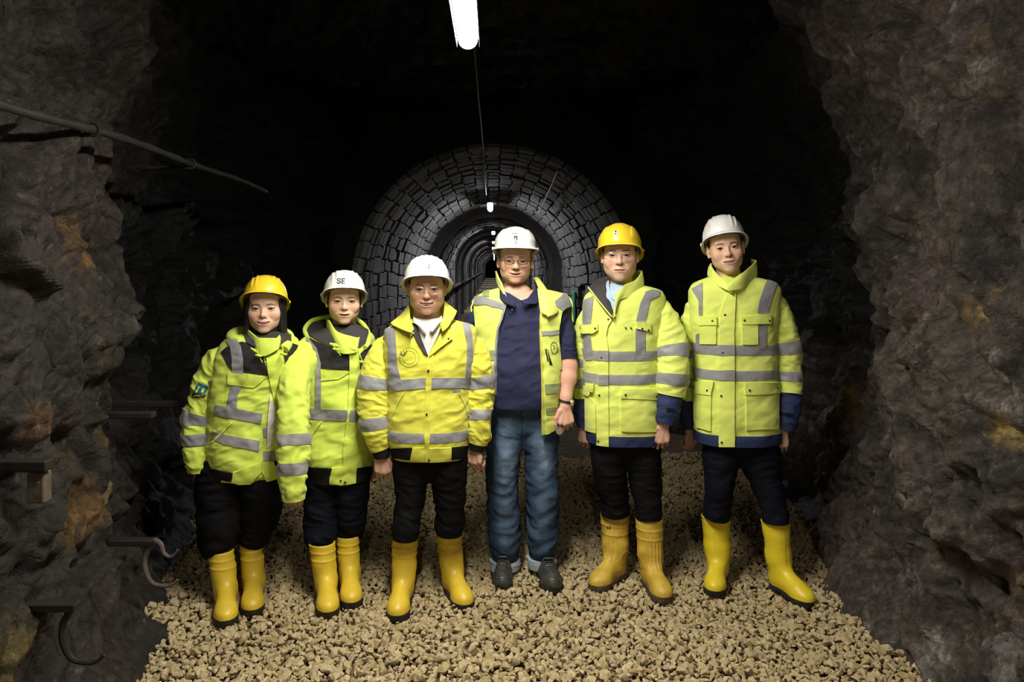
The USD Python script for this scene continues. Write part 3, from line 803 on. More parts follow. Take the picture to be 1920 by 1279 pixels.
# ---------------------------------------------------------------- cloth surfaces
class Surf:
    """A cloth surface as a grid of points; in the photograph's plane it can be asked for depth and normal under a pixel."""

    def __init__(self, G, wrap=True):
        self.G, self.wrap = G, wrap
        nu = G.shape[0]
        Gu = np.concatenate([G[-1:], G, G[:1]]) if wrap else G
        du = np.gradient(Gu, axis=0)
        if wrap:
            du = du[1:-1]
        dv = np.gradient(G, axis=1)
        N = np.cross(du, dv); N /= np.linalg.norm(N, axis=2, keepdims=True) + 1e-12
        c = G.mean((0, 1))
        if ((G - G.mean(0, keepdims=True)) * N).sum() < 0:
            N = -N
        self.N = N
        self._ip = None

    def mesh(self, caps=True):
        nu, nv = self.G.shape[:2]
        v = self.G.reshape(-1, 3)
        f = grid_faces(nu, nv, self.wrap)
        if caps:
            c0, c1 = self.G[:, 0].mean(0), self.G[:, -1].mean(0)
            n = len(v); v = np.vstack([v, c0, c1])
            i = np.arange(nu); j = (i + 1) % nu
            f = np.vstack([f, np.stack([np.full(nu, n), j * nv, i * nv], 1), np.stack([np.full(nu, n + 1), i * nv + nv - 1, j * nv + nv - 1], 1)])
        a, b, c = v[f[:, 0]], v[f[:, 1]], v[f[:, 2]]
        if np.einsum("ij,ij->i", np.cross(b - a, c - a), a - v.mean(0)).sum() < 0:
            f = f[:, ::-1]
        return v, f

    def at(self, px, py):
        """Points and normals on the camera-facing side under pixels (arrays)."""
        if self._ip is None:
            from scipy.interpolate import LinearNDInterpolator, NearestNDInterpolator
            q, N = self.G.reshape(-1, 3), self.N.reshape(-1, 3)
            view = q - np.array([0, 0, EYE])
            on = (N * view).sum(1) < 0.12 * np.linalg.norm(view, axis=1)
            q, N = q[on], N[on]
            uv = np.stack([VX + q[:, 0] * F / q[:, 1], VY + (EYE - q[:, 2]) * F / q[:, 1]], 1)
            val = np.hstack([q[:, 1:2], N])
            self._ip = LinearNDInterpolator(uv, val), NearestNDInterpolator(uv, val)
        px, py = np.asarray(px, float), np.asarray(py, float)
        r = self._ip[0](px, py)
        bad = np.isnan(r[:, 0])
        if bad.any():
            r[bad] = self._ip[1](px[bad], py[bad])
        d = r[:, 0]
        p = np.stack([(px - VX) * d / F, d, EYE - (py - VY) * d / F], 1)
        n = r[:, 1:]; n = n / np.linalg.norm(n, axis=1, keepdims=True)
        return p, n

    def outline(self):
        """What the surface covers in the photograph's plane."""
        from shapely.geometry import Polygon
        from shapely import union_all
        uv = np.stack([VX + self.G[..., 0] * F / self.G[..., 1], VY + (EYE - self.G[..., 2]) * F / self.G[..., 1]], -1)
        nv = uv.shape[1]
        k = np.unique(np.linspace(0, nv - 1, 40).astype(int))
        polys = []
        for a, b in zip(k[:-1], k[1:]):
            p = np.vstack([uv[:, a], uv[:, b]])
            from scipy.spatial import ConvexHull as CH
            polys.append(Polygon(p[CH(p).vertices]))
        return union_all(polys).buffer(-0.7)

    def band(self, v0, v1, t=0.004, u0=None, u1=None, n=6, tilt=None):
        """A strip of cloth sewn round the surface between the fractional rows v0 and v1."""
        from scipy.ndimage import map_coordinates
        nu, nv = self.G.shape[:2]
        us = np.arange(nu + 1) % nu if u0 is None else np.linspace(u0, u1, max(6, int(abs(u1 - u0))))
        vs = np.linspace(v0, v1, n)
        U, Vv = np.meshgrid(us, vs, indexing="ij")
        if tilt is not None:
            Vv = Vv + tilt(U / nu)
        Vv = np.clip(Vv, 0, nv - 1)
        f = lambda A: np.stack([map_coordinates(A[..., k], [U, Vv], order=1, mode="grid-wrap" if self.wrap else "nearest") for k in range(3)], -1)
        g, N = f(self.G), f(self.N)
        e = np.full(g.shape[:2], t); e[:, 0] = e[:, -1] = t * 0.6
        return shell(g + N * e[..., None], g - N * 0.006)


def decal(surf, poly, t=0.004, step=3.0, back=0.006, lift=None):
    """A flat piece of cloth or print whose outline is given in the photograph's pixels, laid on the surface with its own thickness."""
    from shapely.geometry import Polygon, Point, MultiPolygon
    from shapely import contains_xy, prepare
    import shapely
    if not hasattr(poly, "geom_type"):
        poly = Polygon(poly)
    if not poly.is_valid:
        poly = poly.buffer(0)
    if not hasattr(surf, "_outline"):
        surf._outline = surf.outline()
    poly = poly.intersection(surf._outline)
    poly = MultiPolygon([g for g in getattr(poly, "geoms", [poly]) if g.geom_type == "Polygon"])
    out = []
    for g in getattr(poly, "geoms", [poly]):
        if g.area < 0.15:
            continue
        g = shapely.segmentize(g, step)
        v2, f = trimesh.creation.triangulate_polygon(g, engine="earcut")
        if g.area > 4 * step * step:
            x0, y0, x1, y1 = g.bounds
            X, Y = np.meshgrid(np.arange(x0, x1, step), np.arange(y0, y1, step))
            inner = g.buffer(-step * 0.4)
            q = np.stack([X.ravel(), Y.ravel()], 1)
            q = q[contains_xy(inner, q[:, 0], q[:, 1])]
            rings = [np.array(g.exterior.coords)[:-1]] + [np.array(i.coords)[:-1] for i in g.interiors]
            from scipy.spatial import Delaunay
            pts = np.vstack(rings + [q])
            tri = Delaunay(pts).simplices
            c = pts[tri].mean(1)
            tri = tri[contains_xy(g, c[:, 0], c[:, 1])]
            v2, f = pts, tri
        a, b, c = v2[f[:, 0]], v2[f[:, 1]], v2[f[:, 2]]
        ar = (b[:, 0] - a[:, 0]) * (c[:, 1] - a[:, 1]) - (b[:, 1] - a[:, 1]) * (c[:, 0] - a[:, 0])
        f = f[np.abs(ar) > 1e-9]; ar = ar[np.abs(ar) > 1e-9]
        f = np.where((ar > 0)[:, None], f[:, ::-1], f)
        p, n = surf.at(v2[:, 0], v2[:, 1])
        top = p + n * (t if lift is None else lift(v2)[:, None])
        N = len(p)
        v = np.vstack([top, p - n * back])
        e = np.vstack([f[:, [0, 1]], f[:, [1, 2]], f[:, [2, 0]]])
        es = {(int(i), int(j)) for i, j in e}
        bd = np.array([(i, j) for i, j in es if (j, i) not in es])
        sides = np.vstack([np.stack([bd[:, 0], bd[:, 0] + N, bd[:, 1] + N], 1), np.stack([bd[:, 0], bd[:, 1] + N, bd[:, 1]], 1)])
        out.append((v, np.vstack([f, f[:, ::-1] + N, sides])))
    return join(out)


def stroke(pts, w):
    """A narrow strip along pixel points, as a polygon."""
    from shapely.geometry import LineString
    return LineString(pts).buffer(w / 2, cap_style="flat")


def torso(D, rows, seed, wr=1.0, nu=140, nv=130, lean=0.0):
    """A trunk from rows (py, left px, right px, half depth[, depth shift]) at axis depth D. v runs from the hem up."""
    rows = sorted([(VY + (r[0] - VY) * (D - 0.9 * r[3]) / D, *r[1:]) for r in rows], key=lambda r: -r[0])
    z = np.array([EYE - (r[0] - VY) * D / F for r in rows])
    l = np.array([(r[1] - VX) * D / F for r in rows]); r_ = np.array([(r[2] - VX) * D / F for r in rows])
    dp = np.array([r[3] for r in rows]); sh = np.array([r[4] if len(r) > 4 else 0.0 for r in rows])
    s = np.r_[0, np.cumsum(np.hypot(np.diff(z), np.diff((r_ - l) / 2)))]
    x = np.linspace(0, s[-1], nv)
    f = lambda a: PchipInterpolator(s, a)(x)
    z, l, r_, dp, sh = map(f, (z, l, r_, dp, sh))
    th = np.arange(nu) * 2 * np.pi / nu                       # 0 at the front
    e = 2 / 2.45
    S = np.sign(np.sin(th)) * np.abs(np.sin(th)) ** e; C = np.sign(np.cos(th)) * np.abs(np.cos(th)) ** e
    X = (l + r_)[None] / 2 + S[:, None] * (r_ - l)[None] / 2
    Y = D + sh[None] - C[:, None] * dp[None]
    Z = np.repeat(z[None], nu, 0)
    G = np.stack([X, Y, Z], -1)
    R = np.stack([np.sin(th)[:, None] + 0 * X, -np.cos(th)[:, None] + 0 * X, 0 * X], -1)
    q = G.copy()
    fold = sn(q * [7, 3, 3.2] + [0, 0, 0], 1.0, seed, 2)
    diag = sn(np.stack([q[..., 0] * 5 + q[..., 2] * 7, q[..., 2] * 3 - q[..., 0] * 3, q[..., 1] * 3], -1), 1.0, seed + 3, 3)
    fine = 1 - np.abs(sn(np.stack([q[..., 0] * 9 - q[..., 2] * 5, q[..., 2] * 14, q[..., 1] * 6], -1), 1.0, seed + 6, 3)) * 2.4
    top = np.clip((x[-1] - x) / 0.25, 0, 1)[None]
    d = wr * (0.018 * fold + 0.014 * diag + 0.009 * np.clip(fine, 0, 1)) * (0.25 + 0.75 * top)
    G = G + R * d[..., None]
    sf = Surf(G)
    sf.z, sf.D, sf.x = z, D, x
    return sf


def row_at(sf, py, front=0.13):
    """Fractional row of a trunk at the front height py."""
    z = EYE - (py - VY) * (sf.D - front) / F
    return np.interp(z, sf.z, np.arange(len(sf.z)))


def sleeve(D, pts, seed, wr=1.0, nu=48, nv=110, flat=0.92):
    """A sleeve or trouser leg along (px, py, half width in px, depth shift)."""
    p = np.array([list(q) + [0.0] * (4 - len(q)) for q in pts], float)
    c = np.array([P(a, b, D + e) for a, b, _, e in p])
    r = p[:, 2] * (D + p[:, 3]) / F
    d = np.r_[0, np.cumsum(np.linalg.norm(np.diff(c, axis=0), axis=1))]
    s = np.linspace(0, d[-1], nv)
    c = np.stack([PchipInterpolator(d, c[:, k])(s) for k in range(3)], 1); r = PchipInterpolator(d, r)(s)
    t = np.gradient(c, axis=0); t /= np.linalg.norm(t, axis=1, keepdims=True)
    b = np.array([0, -1.0, 0])[None] - t * (t @ np.array([0, -1.0, 0]))[:, None]; b /= np.linalg.norm(b, axis=1, keepdims=True)
    a = np.cross(t, b)
    a = a * np.sign(a[:, :1] + 1e-9) if False else a
    u = np.arange(nu) * 2 * np.pi / nu
    dirs = np.cos(u)[:, None, None] * a[None] + np.sin(u)[:, None, None] * b[None] * flat
    sh = s[None] + 0.02 * np.sin(u + seed)[:, None] + 0.012 * np.sin(2 * u + 2 * seed)[:, None]
    q = np.stack([np.cos(u)[:, None] * 0.9 + 0 * sh, np.sin(u)[:, None] * 0.9 + 0 * sh, sh / 0.055 + seed * 3], -1)
    rid = np.clip(1 - np.abs(sn(q, 1.0, seed, 3)) * 2.3, 0, 1)
    slow = sn(q * [0.8, 0.8, 0.35], 1.0, seed + 5, 2)
    dd = wr * (0.011 * rid + 0.012 * slow - 0.004)
    end = np.clip(np.minimum((s[-1] - s) / 0.03, 1), 0.3, 1)
    G = c[None] + dirs * (r[None] + dd * end[None])[..., None]
    sf = Surf(G)
    sf.c, sf.s, sf.D = c, s, D
    return sf


def srow(sf, py):
    """Fractional row of a sleeve whose centre line passes height py."""
    yy = VY + (EYE - sf.c[:, 2]) * F / sf.c[:, 1]
    k = np.argsort(yy)
    return np.interp(py, yy[k], np.arange(len(yy))[k])


def sheet(rows, thick=0.006, nu=40, nv=16, puff=0.0, seed=0):
    """A piece of cloth lofted through polylines of 3-D points."""
    rows = [spline(r, nu) for r in rows]
    d = np.r_[0, np.cumsum([np.linalg.norm(rows[k + 1] - rows[k], axis=1).mean() for k in range(len(rows) - 1)])]
    x = np.linspace(0, d[-1], nv)
    A = np.array(rows)
    G = PchipInterpolator(d, A, axis=0)(x) if len(rows) > 2 else A[0][None] + (x / d[-1])[:, None, None] * (A[1] - A[0])[None]
    N = np.cross(np.gradient(G, axis=0), np.gradient(G, axis=1)); N /= np.linalg.norm(N, axis=2, keepdims=True) + 1e-12
    if puff:
        G = G + N * (puff * sn(G, 14.0, seed, 2))[..., None]
    a, b = G + N * thick / 2, G - N * thick / 2
    return fix(shell(a, b))


# ---------------------------------------------------------------- heads
EYE_X, EYE_Z = 0.0315, 0.0


def head_sdf(h):
    """The head and neck of a person. Local frame: x to the picture's right, y away, z up, origin midway between the eyes at the depth of the ears."""
    j, ch, fat, smile, openm = h.get("jaw", 1.0), h.get("chin", 0.0), h.get("fat", 0.0), h.get("smile", 0.5), h.get("open", 0.0)
    nd = h.get("nose_out", -0.004)
    nw, brow, mz = h.get("nose", 1.0), h.get("brow", 1.0), -0.067

    def fn(p):
        ax = np.abs(p[:, 0])
        q = p.copy(); q[:, 0] = ax
        d = ell(q, (0, 0.020, 0.040), (0.0755, 0.098, 0.088))
        d = smin(d, ell(q, (0, -0.018, -0.028), ((0.0715 + fat * 0.5) * h.get("face", 1.0), 0.068, 0.080)), 0.030)
        d = smin(d, ell(q, (0, -0.030, -0.072), (0.0545 * j + fat, 0.050, 0.040)), 0.030)
        d = smin(d, ell(q, (0.050 * j + fat * 0.5, 0.0, -0.056), (0.016, 0.030, 0.028)), 0.030)       # jaw angle
        d = smin(d, ell(q, (0, -0.071, -0.101 + ch), (0.021, 0.016, 0.014)), 0.026)                      # chin
        d = smin(d, ell(q, (0.043 + fat * 0.4, -0.054, -0.030 + 0.004 * smile), (0.022, 0.021, 0.019)), 0.022)   # cheek
        d = smin(d, cap(q, (0.010, -0.084, 0.019), (0.043, -0.074, 0.019), 0.0065 * brow, 0.006 * brow), 0.014)  # brow
        d = smin(d, ell(q, (0, -0.045, 0.052), (0.055, 0.042, 0.045)), 0.03)                              # forehead
        d = smax(d, -ell(q, (EYE_X, -0.100, 0.001), (0.018, 0.0165, 0.0115)), 0.010)                       # socket
        d = smin(d, ell(q, (EYE_X, -0.0715, 0.000), (0.0158, 0.0148, 0.0138)), 0.004)                      # lids
        qe = q.copy(); qe[:, 2] = qe[:, 2] - h.get("tilt", 0.10) * (ax - EYE_X) - h.get("crescent", 0.0) * (1 - ((ax - EYE_X) / 0.0135) ** 2)
        d = smax(d, -ell(qe, (EYE_X + 0.0005, -0.0880, h.get("lid", -0.0006)), (0.0138, 0.0100, h.get("eye_open", 0.0042))), 0.0015)
        nose = cap(q, (0, -0.082 - nd * 0.3, 0.010), (0, -0.1015 - nd, -0.029), 0.0060, 0.0092 * nw)
        nose = smin(nose, ell(q, (0, -0.1015 - nd, -0.0325), (0.0108 * nw, 0.0100, 0.0088)), 0.008)
        nose = smin(nose, ell(q, (0.0138 * nw, -0.0900 - nd * 0.6, -0.0355), (0.0080, 0.0095, 0.0072)), 0.007)
        d = smin(d, nose, 0.010)
        d = smax(d, -ell(q, (0.0070 * nw, -0.0965 - nd, -0.0430), (0.0036, 0.0050, 0.0030)), 0.002)
        d = smin(d, ell(q, (0, -0.066, mz), (0.030, 0.026, 0.024)), 0.018)                                # muzzle
        mw = 0.0235 + 0.0085 * smile
        cz = mz + 0.0095 * smile
        lipu = np.minimum(cap(q, (0, -0.0925, mz + 0.0035 + openm * 0.5), (mw * 0.55, -0.0890, mz + 0.0035 + openm * 0.45), 0.0040, 0.0036), cap(q, (mw * 0.55, -0.0890, mz + 0.0035 + openm * 0.45), (mw, -0.0775, cz), 0.0036, 0.0020))
        lipl = np.minimum(cap(q, (0, -0.0915, mz - 0.0055 - openm * 0.5), (mw * 0.5, -0.0880, mz - 0.0045 - openm * 0.45), 0.0050, 0.0044), cap(q, (mw * 0.5, -0.0880, mz - 0.0045 - openm * 0.45), (mw, -0.0775, cz), 0.0044, 0.0020))
        d = smin(d, lipu, 0.006); d = smin(d, lipl, 0.006)
        line_z = mz + (cz - mz) * (ax / mw) ** 2
        slot = np.maximum(np.abs(p[:, 2] - line_z - (-0.0005)) - (0.0016 + openm * np.clip(1 - (ax / mw) ** 2, 0, 1)), np.maximum(ax - mw, np.abs(p[:, 1] + 0.094) - (0.0085 + openm * 0.6)))
        d = smax(d, -slot, 0.0015)
        fx = 0.004 * smile
        fold = cap(q, (0.0200 * nw, -0.090, -0.034), (0.0340 + fx, -0.082, -0.055), 0.0065, 0.0050)
        fd = fold + 0.0052 - 0.0016 * smile
        d = np.where(d > -0.02, smax(d, -fd, 0.012), d)
        d = smin(d, ell(q, (0.041 + fat * 0.4, -0.060, -0.040 + 0.006 * smile), (0.013, 0.0105, 0.015)), 0.016)
        ear = ell(q, (0.080, 0.016, -0.006), (0.0085, 0.019, 0.031))
        ear = smax(ear, -ell(q, (0.089, 0.010, -0.004), (0.0070, 0.011, 0.020)), 0.004)
        ear = smin(ear, ell(q, (0.079, 0.006, -0.032), (0.0065, 0.008, 0.009)), 0.006)
        d = smin(d, ear + h.get("no_ears", 0.0), 0.006)
        d = smin(d, cap(q, (0, 0.026, -0.05), (0, 0.050, -0.21), 0.051 + fat * 1.2, 0.060 + fat), 0.022)
        if fat > 0.004:
            d = smin(d, ell(q, (0, -0.020, -0.112), (0.045 + fat, 0.045, 0.018)), 0.03)
        return d
    return fn


def head_colors(h, v):
    """Base colour of the skin at local points: lips, the flush of cheeks and nose, stubble; shade painted into nostrils and mouth line."""
    base = np.array(h["skin"]); n = len(v)
    c = np.repeat(base[None], n, 0) * (1 + 0.05 * sn(v, 60.0, 5, 3))[:, None]
    ax = np.abs(v[:, 0]); smile, openm, mz = h.get("smile", 0.5), h.get("open", 0.0), -0.067
    flush = np.exp(-(((ax - 0.042) / 0.020) ** 2 + ((v[:, 2] + 0.030) / 0.018) ** 2)) + 0.7 * np.exp(-((ax / 0.014) ** 2 + ((v[:, 2] + 0.034) / 0.012) ** 2))
    flush = flush * (v[:, 1] < -0.03)
    c = c * (1 - flush[:, None] * np.array(h.get("flush", (0.0, 0.17, 0.18))))
    if h.get("stubble"):
        s = np.clip((-0.045 - v[:, 2]) / 0.02, 0, 1) * (v[:, 1] < 0.0) * h["stubble"]
        c = c * (1 - s[:, None] * np.array((0.22, 0.17, 0.10)))
    mw = 0.0235 + 0.0085 * smile; cz = mz + 0.0095 * smile
    t = np.clip(ax / mw, 0, 1.2)
    line = mz + (cz - mz) * t ** 2
    up = line + (0.0075 + openm * 0.5) * (1 - t ** 2.2); lo = line - (0.0105 + openm * 0.6) * (1 - t ** 2)
    lip = (v[:, 2] < up) & (v[:, 2] > lo) & (v[:, 1] < -0.068) & (t < 1)
    c[lip] = c[lip] * 0.25 + 0.75 * np.array(h.get("lip", (0.42, 0.16, 0.13)))
    inside = (np.abs(v[:, 2] - line) < 0.0014 + openm * np.clip(1 - t ** 2, 0, 1) * 0.9) & (v[:, 1] < -0.060) & (t < 1.0) & (v[:, 1] > -0.0905 if openm > 0.002 else v[:, 1] < 1)
    c[inside] = np.array((0.13, 0.035, 0.03))
    nost = (np.abs(ax - 0.0070) < 0.0042) & (v[:, 2] < -0.0395) & (v[:, 2] > -0.047) & (v[:, 1] < -0.088)
    c[nost] *= 0.35  # shade of the nostril hollows put into the colour
    return np.clip(c, 0, 1)


def frame(h):
    """(R, s, t): local head point p goes to R @ (s * p) + t."""
    R = rot([0, 0, 1], h.get("yaw", 0)) @ rot([0, 1, 0], -h.get("roll", 0)) @ rot([1, 0, 0], h.get("pitch", 0))
    return R, np.asarray(h["scale"], float), np.asarray(h["at"], float)


def put(h, v):
    R, s, t = frame(h)
    return (np.asarray(v, float) * s) @ R.T + t


def unput(h, v):
    R, s, t = frame(h)
    return ((np.asarray(v, float) - t) @ R) / s


def head_mesh(h):
    v, f = nets(head_sdf(h), (-0.102, -0.128, -0.235), (0.102, 0.135, 0.142), 0.0030)
    return put(h, v), f


def eyeball(sx):
    """Eye with iris and pupil, looking straight ahead; colours per vertex."""
    m = trimesh.creation.uv_sphere(1.0, count=[40, 48])
    v = np.array(m.vertices); v = v[:, [0, 2, 1]] * [1, -1, 1]            # pole towards -y
    f = np.array(m.faces)
    ang = np.degrees(np.arccos(np.clip(-v[:, 1], -1, 1)))
    c = np.tile([0.50, 0.45, 0.42], (len(v), 1))
    c[ang < 31] = (0.030, 0.016, 0.011)
    c[ang < 12] = (0.006, 0.005, 0.005)
    return v * 0.0128 + np.array([sx * EYE_X, -0.0728, 0.0]), f, c


def add_face(body, h):
    """Eyes, lashes, brows, teeth: sub-parts of the head."""
    es = []
    for s in (-1, 1):
        v, f, c = eyeball(s)
        obj(body, "eye", (put(h, v), f), "eye", colors=c)
        eo = h.get("eye_open", 0.0042); lz = h.get("lid", -0.0006)
        up = [(s * (EYE_X + x), -0.0868 + 0.030 * (abs(x - 0.000) / 0.0145) ** 2 * 0.2 + 0.0002, lz + (eo + h.get("crescent", 0.0)) * (1 - (x / 0.0150) ** 2) + 0.0004 + h.get("tilt", 0.10) * x) for x in np.linspace(-0.0135, 0.0150, 12)]
        obj(body, "eyelash", (lambda m: (put(h, m[0]), m[1]))(tube(up, np.r_[0.0005, np.full(10, h.get("lash", 0.0019)), 0.0006], 6)), "lash_dark")
        bz = h.get("brow_z", 0.0190)
        pts = [(s * x, -0.0935 + 0.55 * max(0, x - 0.022) ** 1.15 * 0.9, bz + h.get("brow_arch", 0.0022) * math.sin(min(1, (x - 0.008) / 0.034) * math.pi * 0.80) - 0.10 * max(0, x - 0.036)) for x in np.linspace(0.0125, 0.047, 12)]
        # keep the brow on the skin
        fn = head_sdf(h); pts = np.array(pts, np.float32)
        for _ in range(12):
            pts[:, 1] += (fn(pts) + 0.38 * h.get("brow_w", 0.003)) * 0.8
        w = h.get("brow_w", 0.0030)
        tb = tube(pts, np.r_[w * 0.6, np.full(8, w), w * 0.8, w * 0.6, w * 0.35], 8)
        obj(body, "eyebrow", (put(h, tb[0]), tb[1]), h.get("brow_mat", "brow_dark"))
    if h.get("open", 0) > 0.0021:
        mz = -0.067; o = h["open"]; mw = (0.0235 + 0.0085 * h.get("smile", 0.5)) * 0.62
        xs_ = np.linspace(-mw, mw, 16)
        rows = []
        for z in (mz + 0.0040 + o * 0.6, mz - 0.0004 - o * 0.55):
            rows.append([(x, -0.0850 + 9.0 * x * x, z + 0.0095 * h.get("smile", 0.5) * (x / mw * 0.62) ** 2) for x in xs_])
        sh = sheet(rows, 0.004, 24, 5)
        v, f = arr(sh)
        obj(body, "teeth", (put(h, v), f), "teeth_white")


def helmet(parent, h, mat, ribs="side", scale=1.0, pitch=-18, visor=0.040, lift=0.0, label=None, roll=0.0, wide=1.0, dip=0.034):
    """A hard hat: a ribbed dome with a brim, thin, with rain gutter, liner band and badge carried by the head's frame."""
    nth, nv = 120, 56
    th = np.arange(nth) * 2 * np.pi / nth                    # 0 at the front (-y)
    a, b, c = 0.1010 * wide, 0.1260, 0.112
    fs = np.clip(np.cos(th), 0, 1)
    brim = 0.010 + (visor - 0.010) * fs ** 1.6 + 0.004 * np.clip(-np.cos(th), 0, 1)
    rows = []
    R0 = np.stack([np.sin(th) * a, -np.cos(th) * b], 1)
    nrm = np.stack([np.sin(th) / a, -np.cos(th) / b], 1); nrm /= np.linalg.norm(nrm, axis=1, keepdims=True)
    for k in np.linspace(1, 0, 8)[:-1]:
        q = R0 + nrm * (brim * k)[:, None]
        rows.append(np.column_stack([q, -0.010 * k ** 1.3 - 0.010 * k * fs ** 2 + 0 * th]))
    rows[0][:, 2] -= 0.002
    for ph in np.linspace(0, math.pi / 2, nv - 7):
        cs, s_ = math.cos(ph) ** 0.86, math.sin(ph)
        x, y, z = R0[:, 0] * cs, R0[:, 1] * cs, c * s_ + 0 * th
        out = 0
        ax = np.abs(x)
        if ribs == "side":                                    # a pair of ribs on each side, running front to back
            for x0 in (0.036, 0.056):
                out = out + 0.0042 * np.exp(-((ax - x0) / 0.0048) ** 2)
        elif ribs == "many":
            for x0 in (0.0, 0.022, 0.044, 0.064):
                out = out + 0.0026 * np.exp(-((ax - x0) / 0.0052) ** 2)
        elif ribs == "panel":
            out = out + 0.004 * seg(0.050, 0.056, ax) + 0.0035 * np.exp(-(ax / 0.03) ** 4) * 0.3
        out = out * seg(0.10, 0.35, ph) * np.ones_like(x)
        nn = np.stack([x / a ** 2, y / b ** 2, z / c ** 2], 1); nn /= np.linalg.norm(nn, axis=1, keepdims=True) + 1e-9
        rows.append(np.stack([x, y, z], 1) + nn * np.asarray(out).reshape(-1, 1))
    G = np.stack(rows, 1)
    fall = np.clip(1 - np.clip(G[..., 2], 0, None) / 0.085, 0, 1) ** 1.3
    G[..., 2] -= dip * ((1 - np.cos(th)) / 2)[:, None] ** 1.2 * fall
    inner = G.copy(); inner[:, :, :] = G * [0.965, 0.972, 1] ; inner[:, :, 2] -= 0.004
    inner[:, :3] = G[:, :3] - [0, 0, 0.0035]
    v = np.vstack([G.reshape(-1, 3), inner.reshape(-1, 3)]); N = G.shape[0] * G.shape[1]; nn_ = G.shape[1]
    fs_ = grid_faces(nth, nn_, True)
    i = np.arange(nth); j = (i + 1) % nth
    rim = np.vstack([np.stack([i * nn_, i * nn_ + N, j * nn_ + N], 1), np.stack([i * nn_, j * nn_ + N, j * nn_], 1)])
    f = np.vstack([fs_, fs_[:, ::-1] + N, rim])
    Rp = rot([0, 1, 0], roll) @ rot([1, 0, 0], pitch)
    base = np.array([0, 0.018, 0.046 + lift])
    hp = lambda q: put(h, (np.asarray(q) * scale) @ Rp.T + base)
    m = fix((hp(v), f))
    hat = obj(parent, "hard_hat", m, mat, smooth=40, label=label)
    sf = Surf(hp(G[:, 7:].reshape(-1, 3)).reshape(nth, -1, 3))
    # clips at the sides, a liner band inside
    for s in (-1, 1):
        bx = box((s * (a + 0.006), 0.012, 0.004 - dip * 0.5), (0.012, 0.022, 0.016), 0.003)
        obj(hat, "clip", (hp(bx[0]), bx[1]), mat, smooth=30)
    t_ = np.linspace(0, 2 * np.pi, 60)
    ring = np.stack([np.sin(t_) * a * 0.90, -np.cos(t_) * b * 0.90, 0 * t_ + 0.002 - dip * ((1 - np.cos(t_)) / 2) ** 1.2], 1)
    band = np.stack([ring + [0, 0, 0.012], ring - [0, 0, 0.012]], 1)
    bi = band * [0.985, 0.985, 1]
    obj(hat, "liner_band", (hp(shell(band, bi)[0]), shell(band, bi)[1]), "helmet_inside", smooth=40)
    return hat, sf


def hair_mesh(h, kind):
    """Hair as one mass following the skull; kind: short, bob, long."""
    fn = head_sdf(h)

    def short(p):
        q = p.copy(); q[:, 0] = np.abs(q[:, 0])
        d = smin(ell(q, (0, 0.020, 0.040), (0.0815, 0.104, 0.094)), ell(q, (0, 0.040, -0.02), (0.068, 0.072, 0.070)), 0.03)
        line = np.where(p[:, 1] < -0.015, 0.046 - 0.9 * (p[:, 1] + 0.015) * 0.35 - 0.0, -0.012 - 0.55 * (p[:, 1] - 0.02))
        line = np.where((p[:, 1] > -0.030) & (p[:, 1] < 0.0), -0.010 + (0.030 - (p[:, 1] + 0.030)) * 1.2 * 0.6, line)
        d = np.maximum(d, line - p[:, 2])
        front = np.maximum(-0.048 - p[:, 1], np.abs(p[:, 2] - 0.0) - 0.062)
        d = smax(d, -np.maximum(-0.046 - p[:, 1] * -1 if False else (p[:, 1] + 0.046), p[:, 2] - h.get("hairline", 0.060)), 0.006)
        return d

    def long_(p):
        q = p.copy(); q[:, 0] = np.abs(q[:, 0])
        d = short(p)
        w = 0.0038 * sn(p * [95, 95, 8], 1.0, 3, 2)
        lock = np.minimum(cap(q, (0.048, -0.060, 0.062), (0.069, -0.040, 0.010), 0.010, 0.011), cap(q, (0.069, -0.040, 0.010), (0.074, -0.026, -0.125), 0.012, 0.013))
        lock = smin(lock, cap(q, (0.074, -0.015, 0.03), (0.080, 0.000, -0.140), 0.016, 0.018), 0.012)
        d = smin(d, lock + w, 0.015)
        d = smin(d, ell(q, (0, 0.060, -0.060), (0.086, 0.055, 0.120)) + w, 0.03)
        return smax(d, -(fn(p) - 0.002), 0.002)

    def bob(p):
        q = p.copy(); q[:, 0] = np.abs(q[:, 0])
        d = short(p)
        d = smin(d, cap(q, (0.060, -0.034, 0.045), (0.071, -0.010, -0.015), 0.013, 0.009), 0.015)
        return d

    g = {"short": short, "long": long_, "bob": bob}[kind]
    v, f = nets(g, (-0.115, -0.10, -0.17 if kind == "long" else -0.10), (0.115, 0.14, 0.145), 0.0036)
    return put(h, v), f


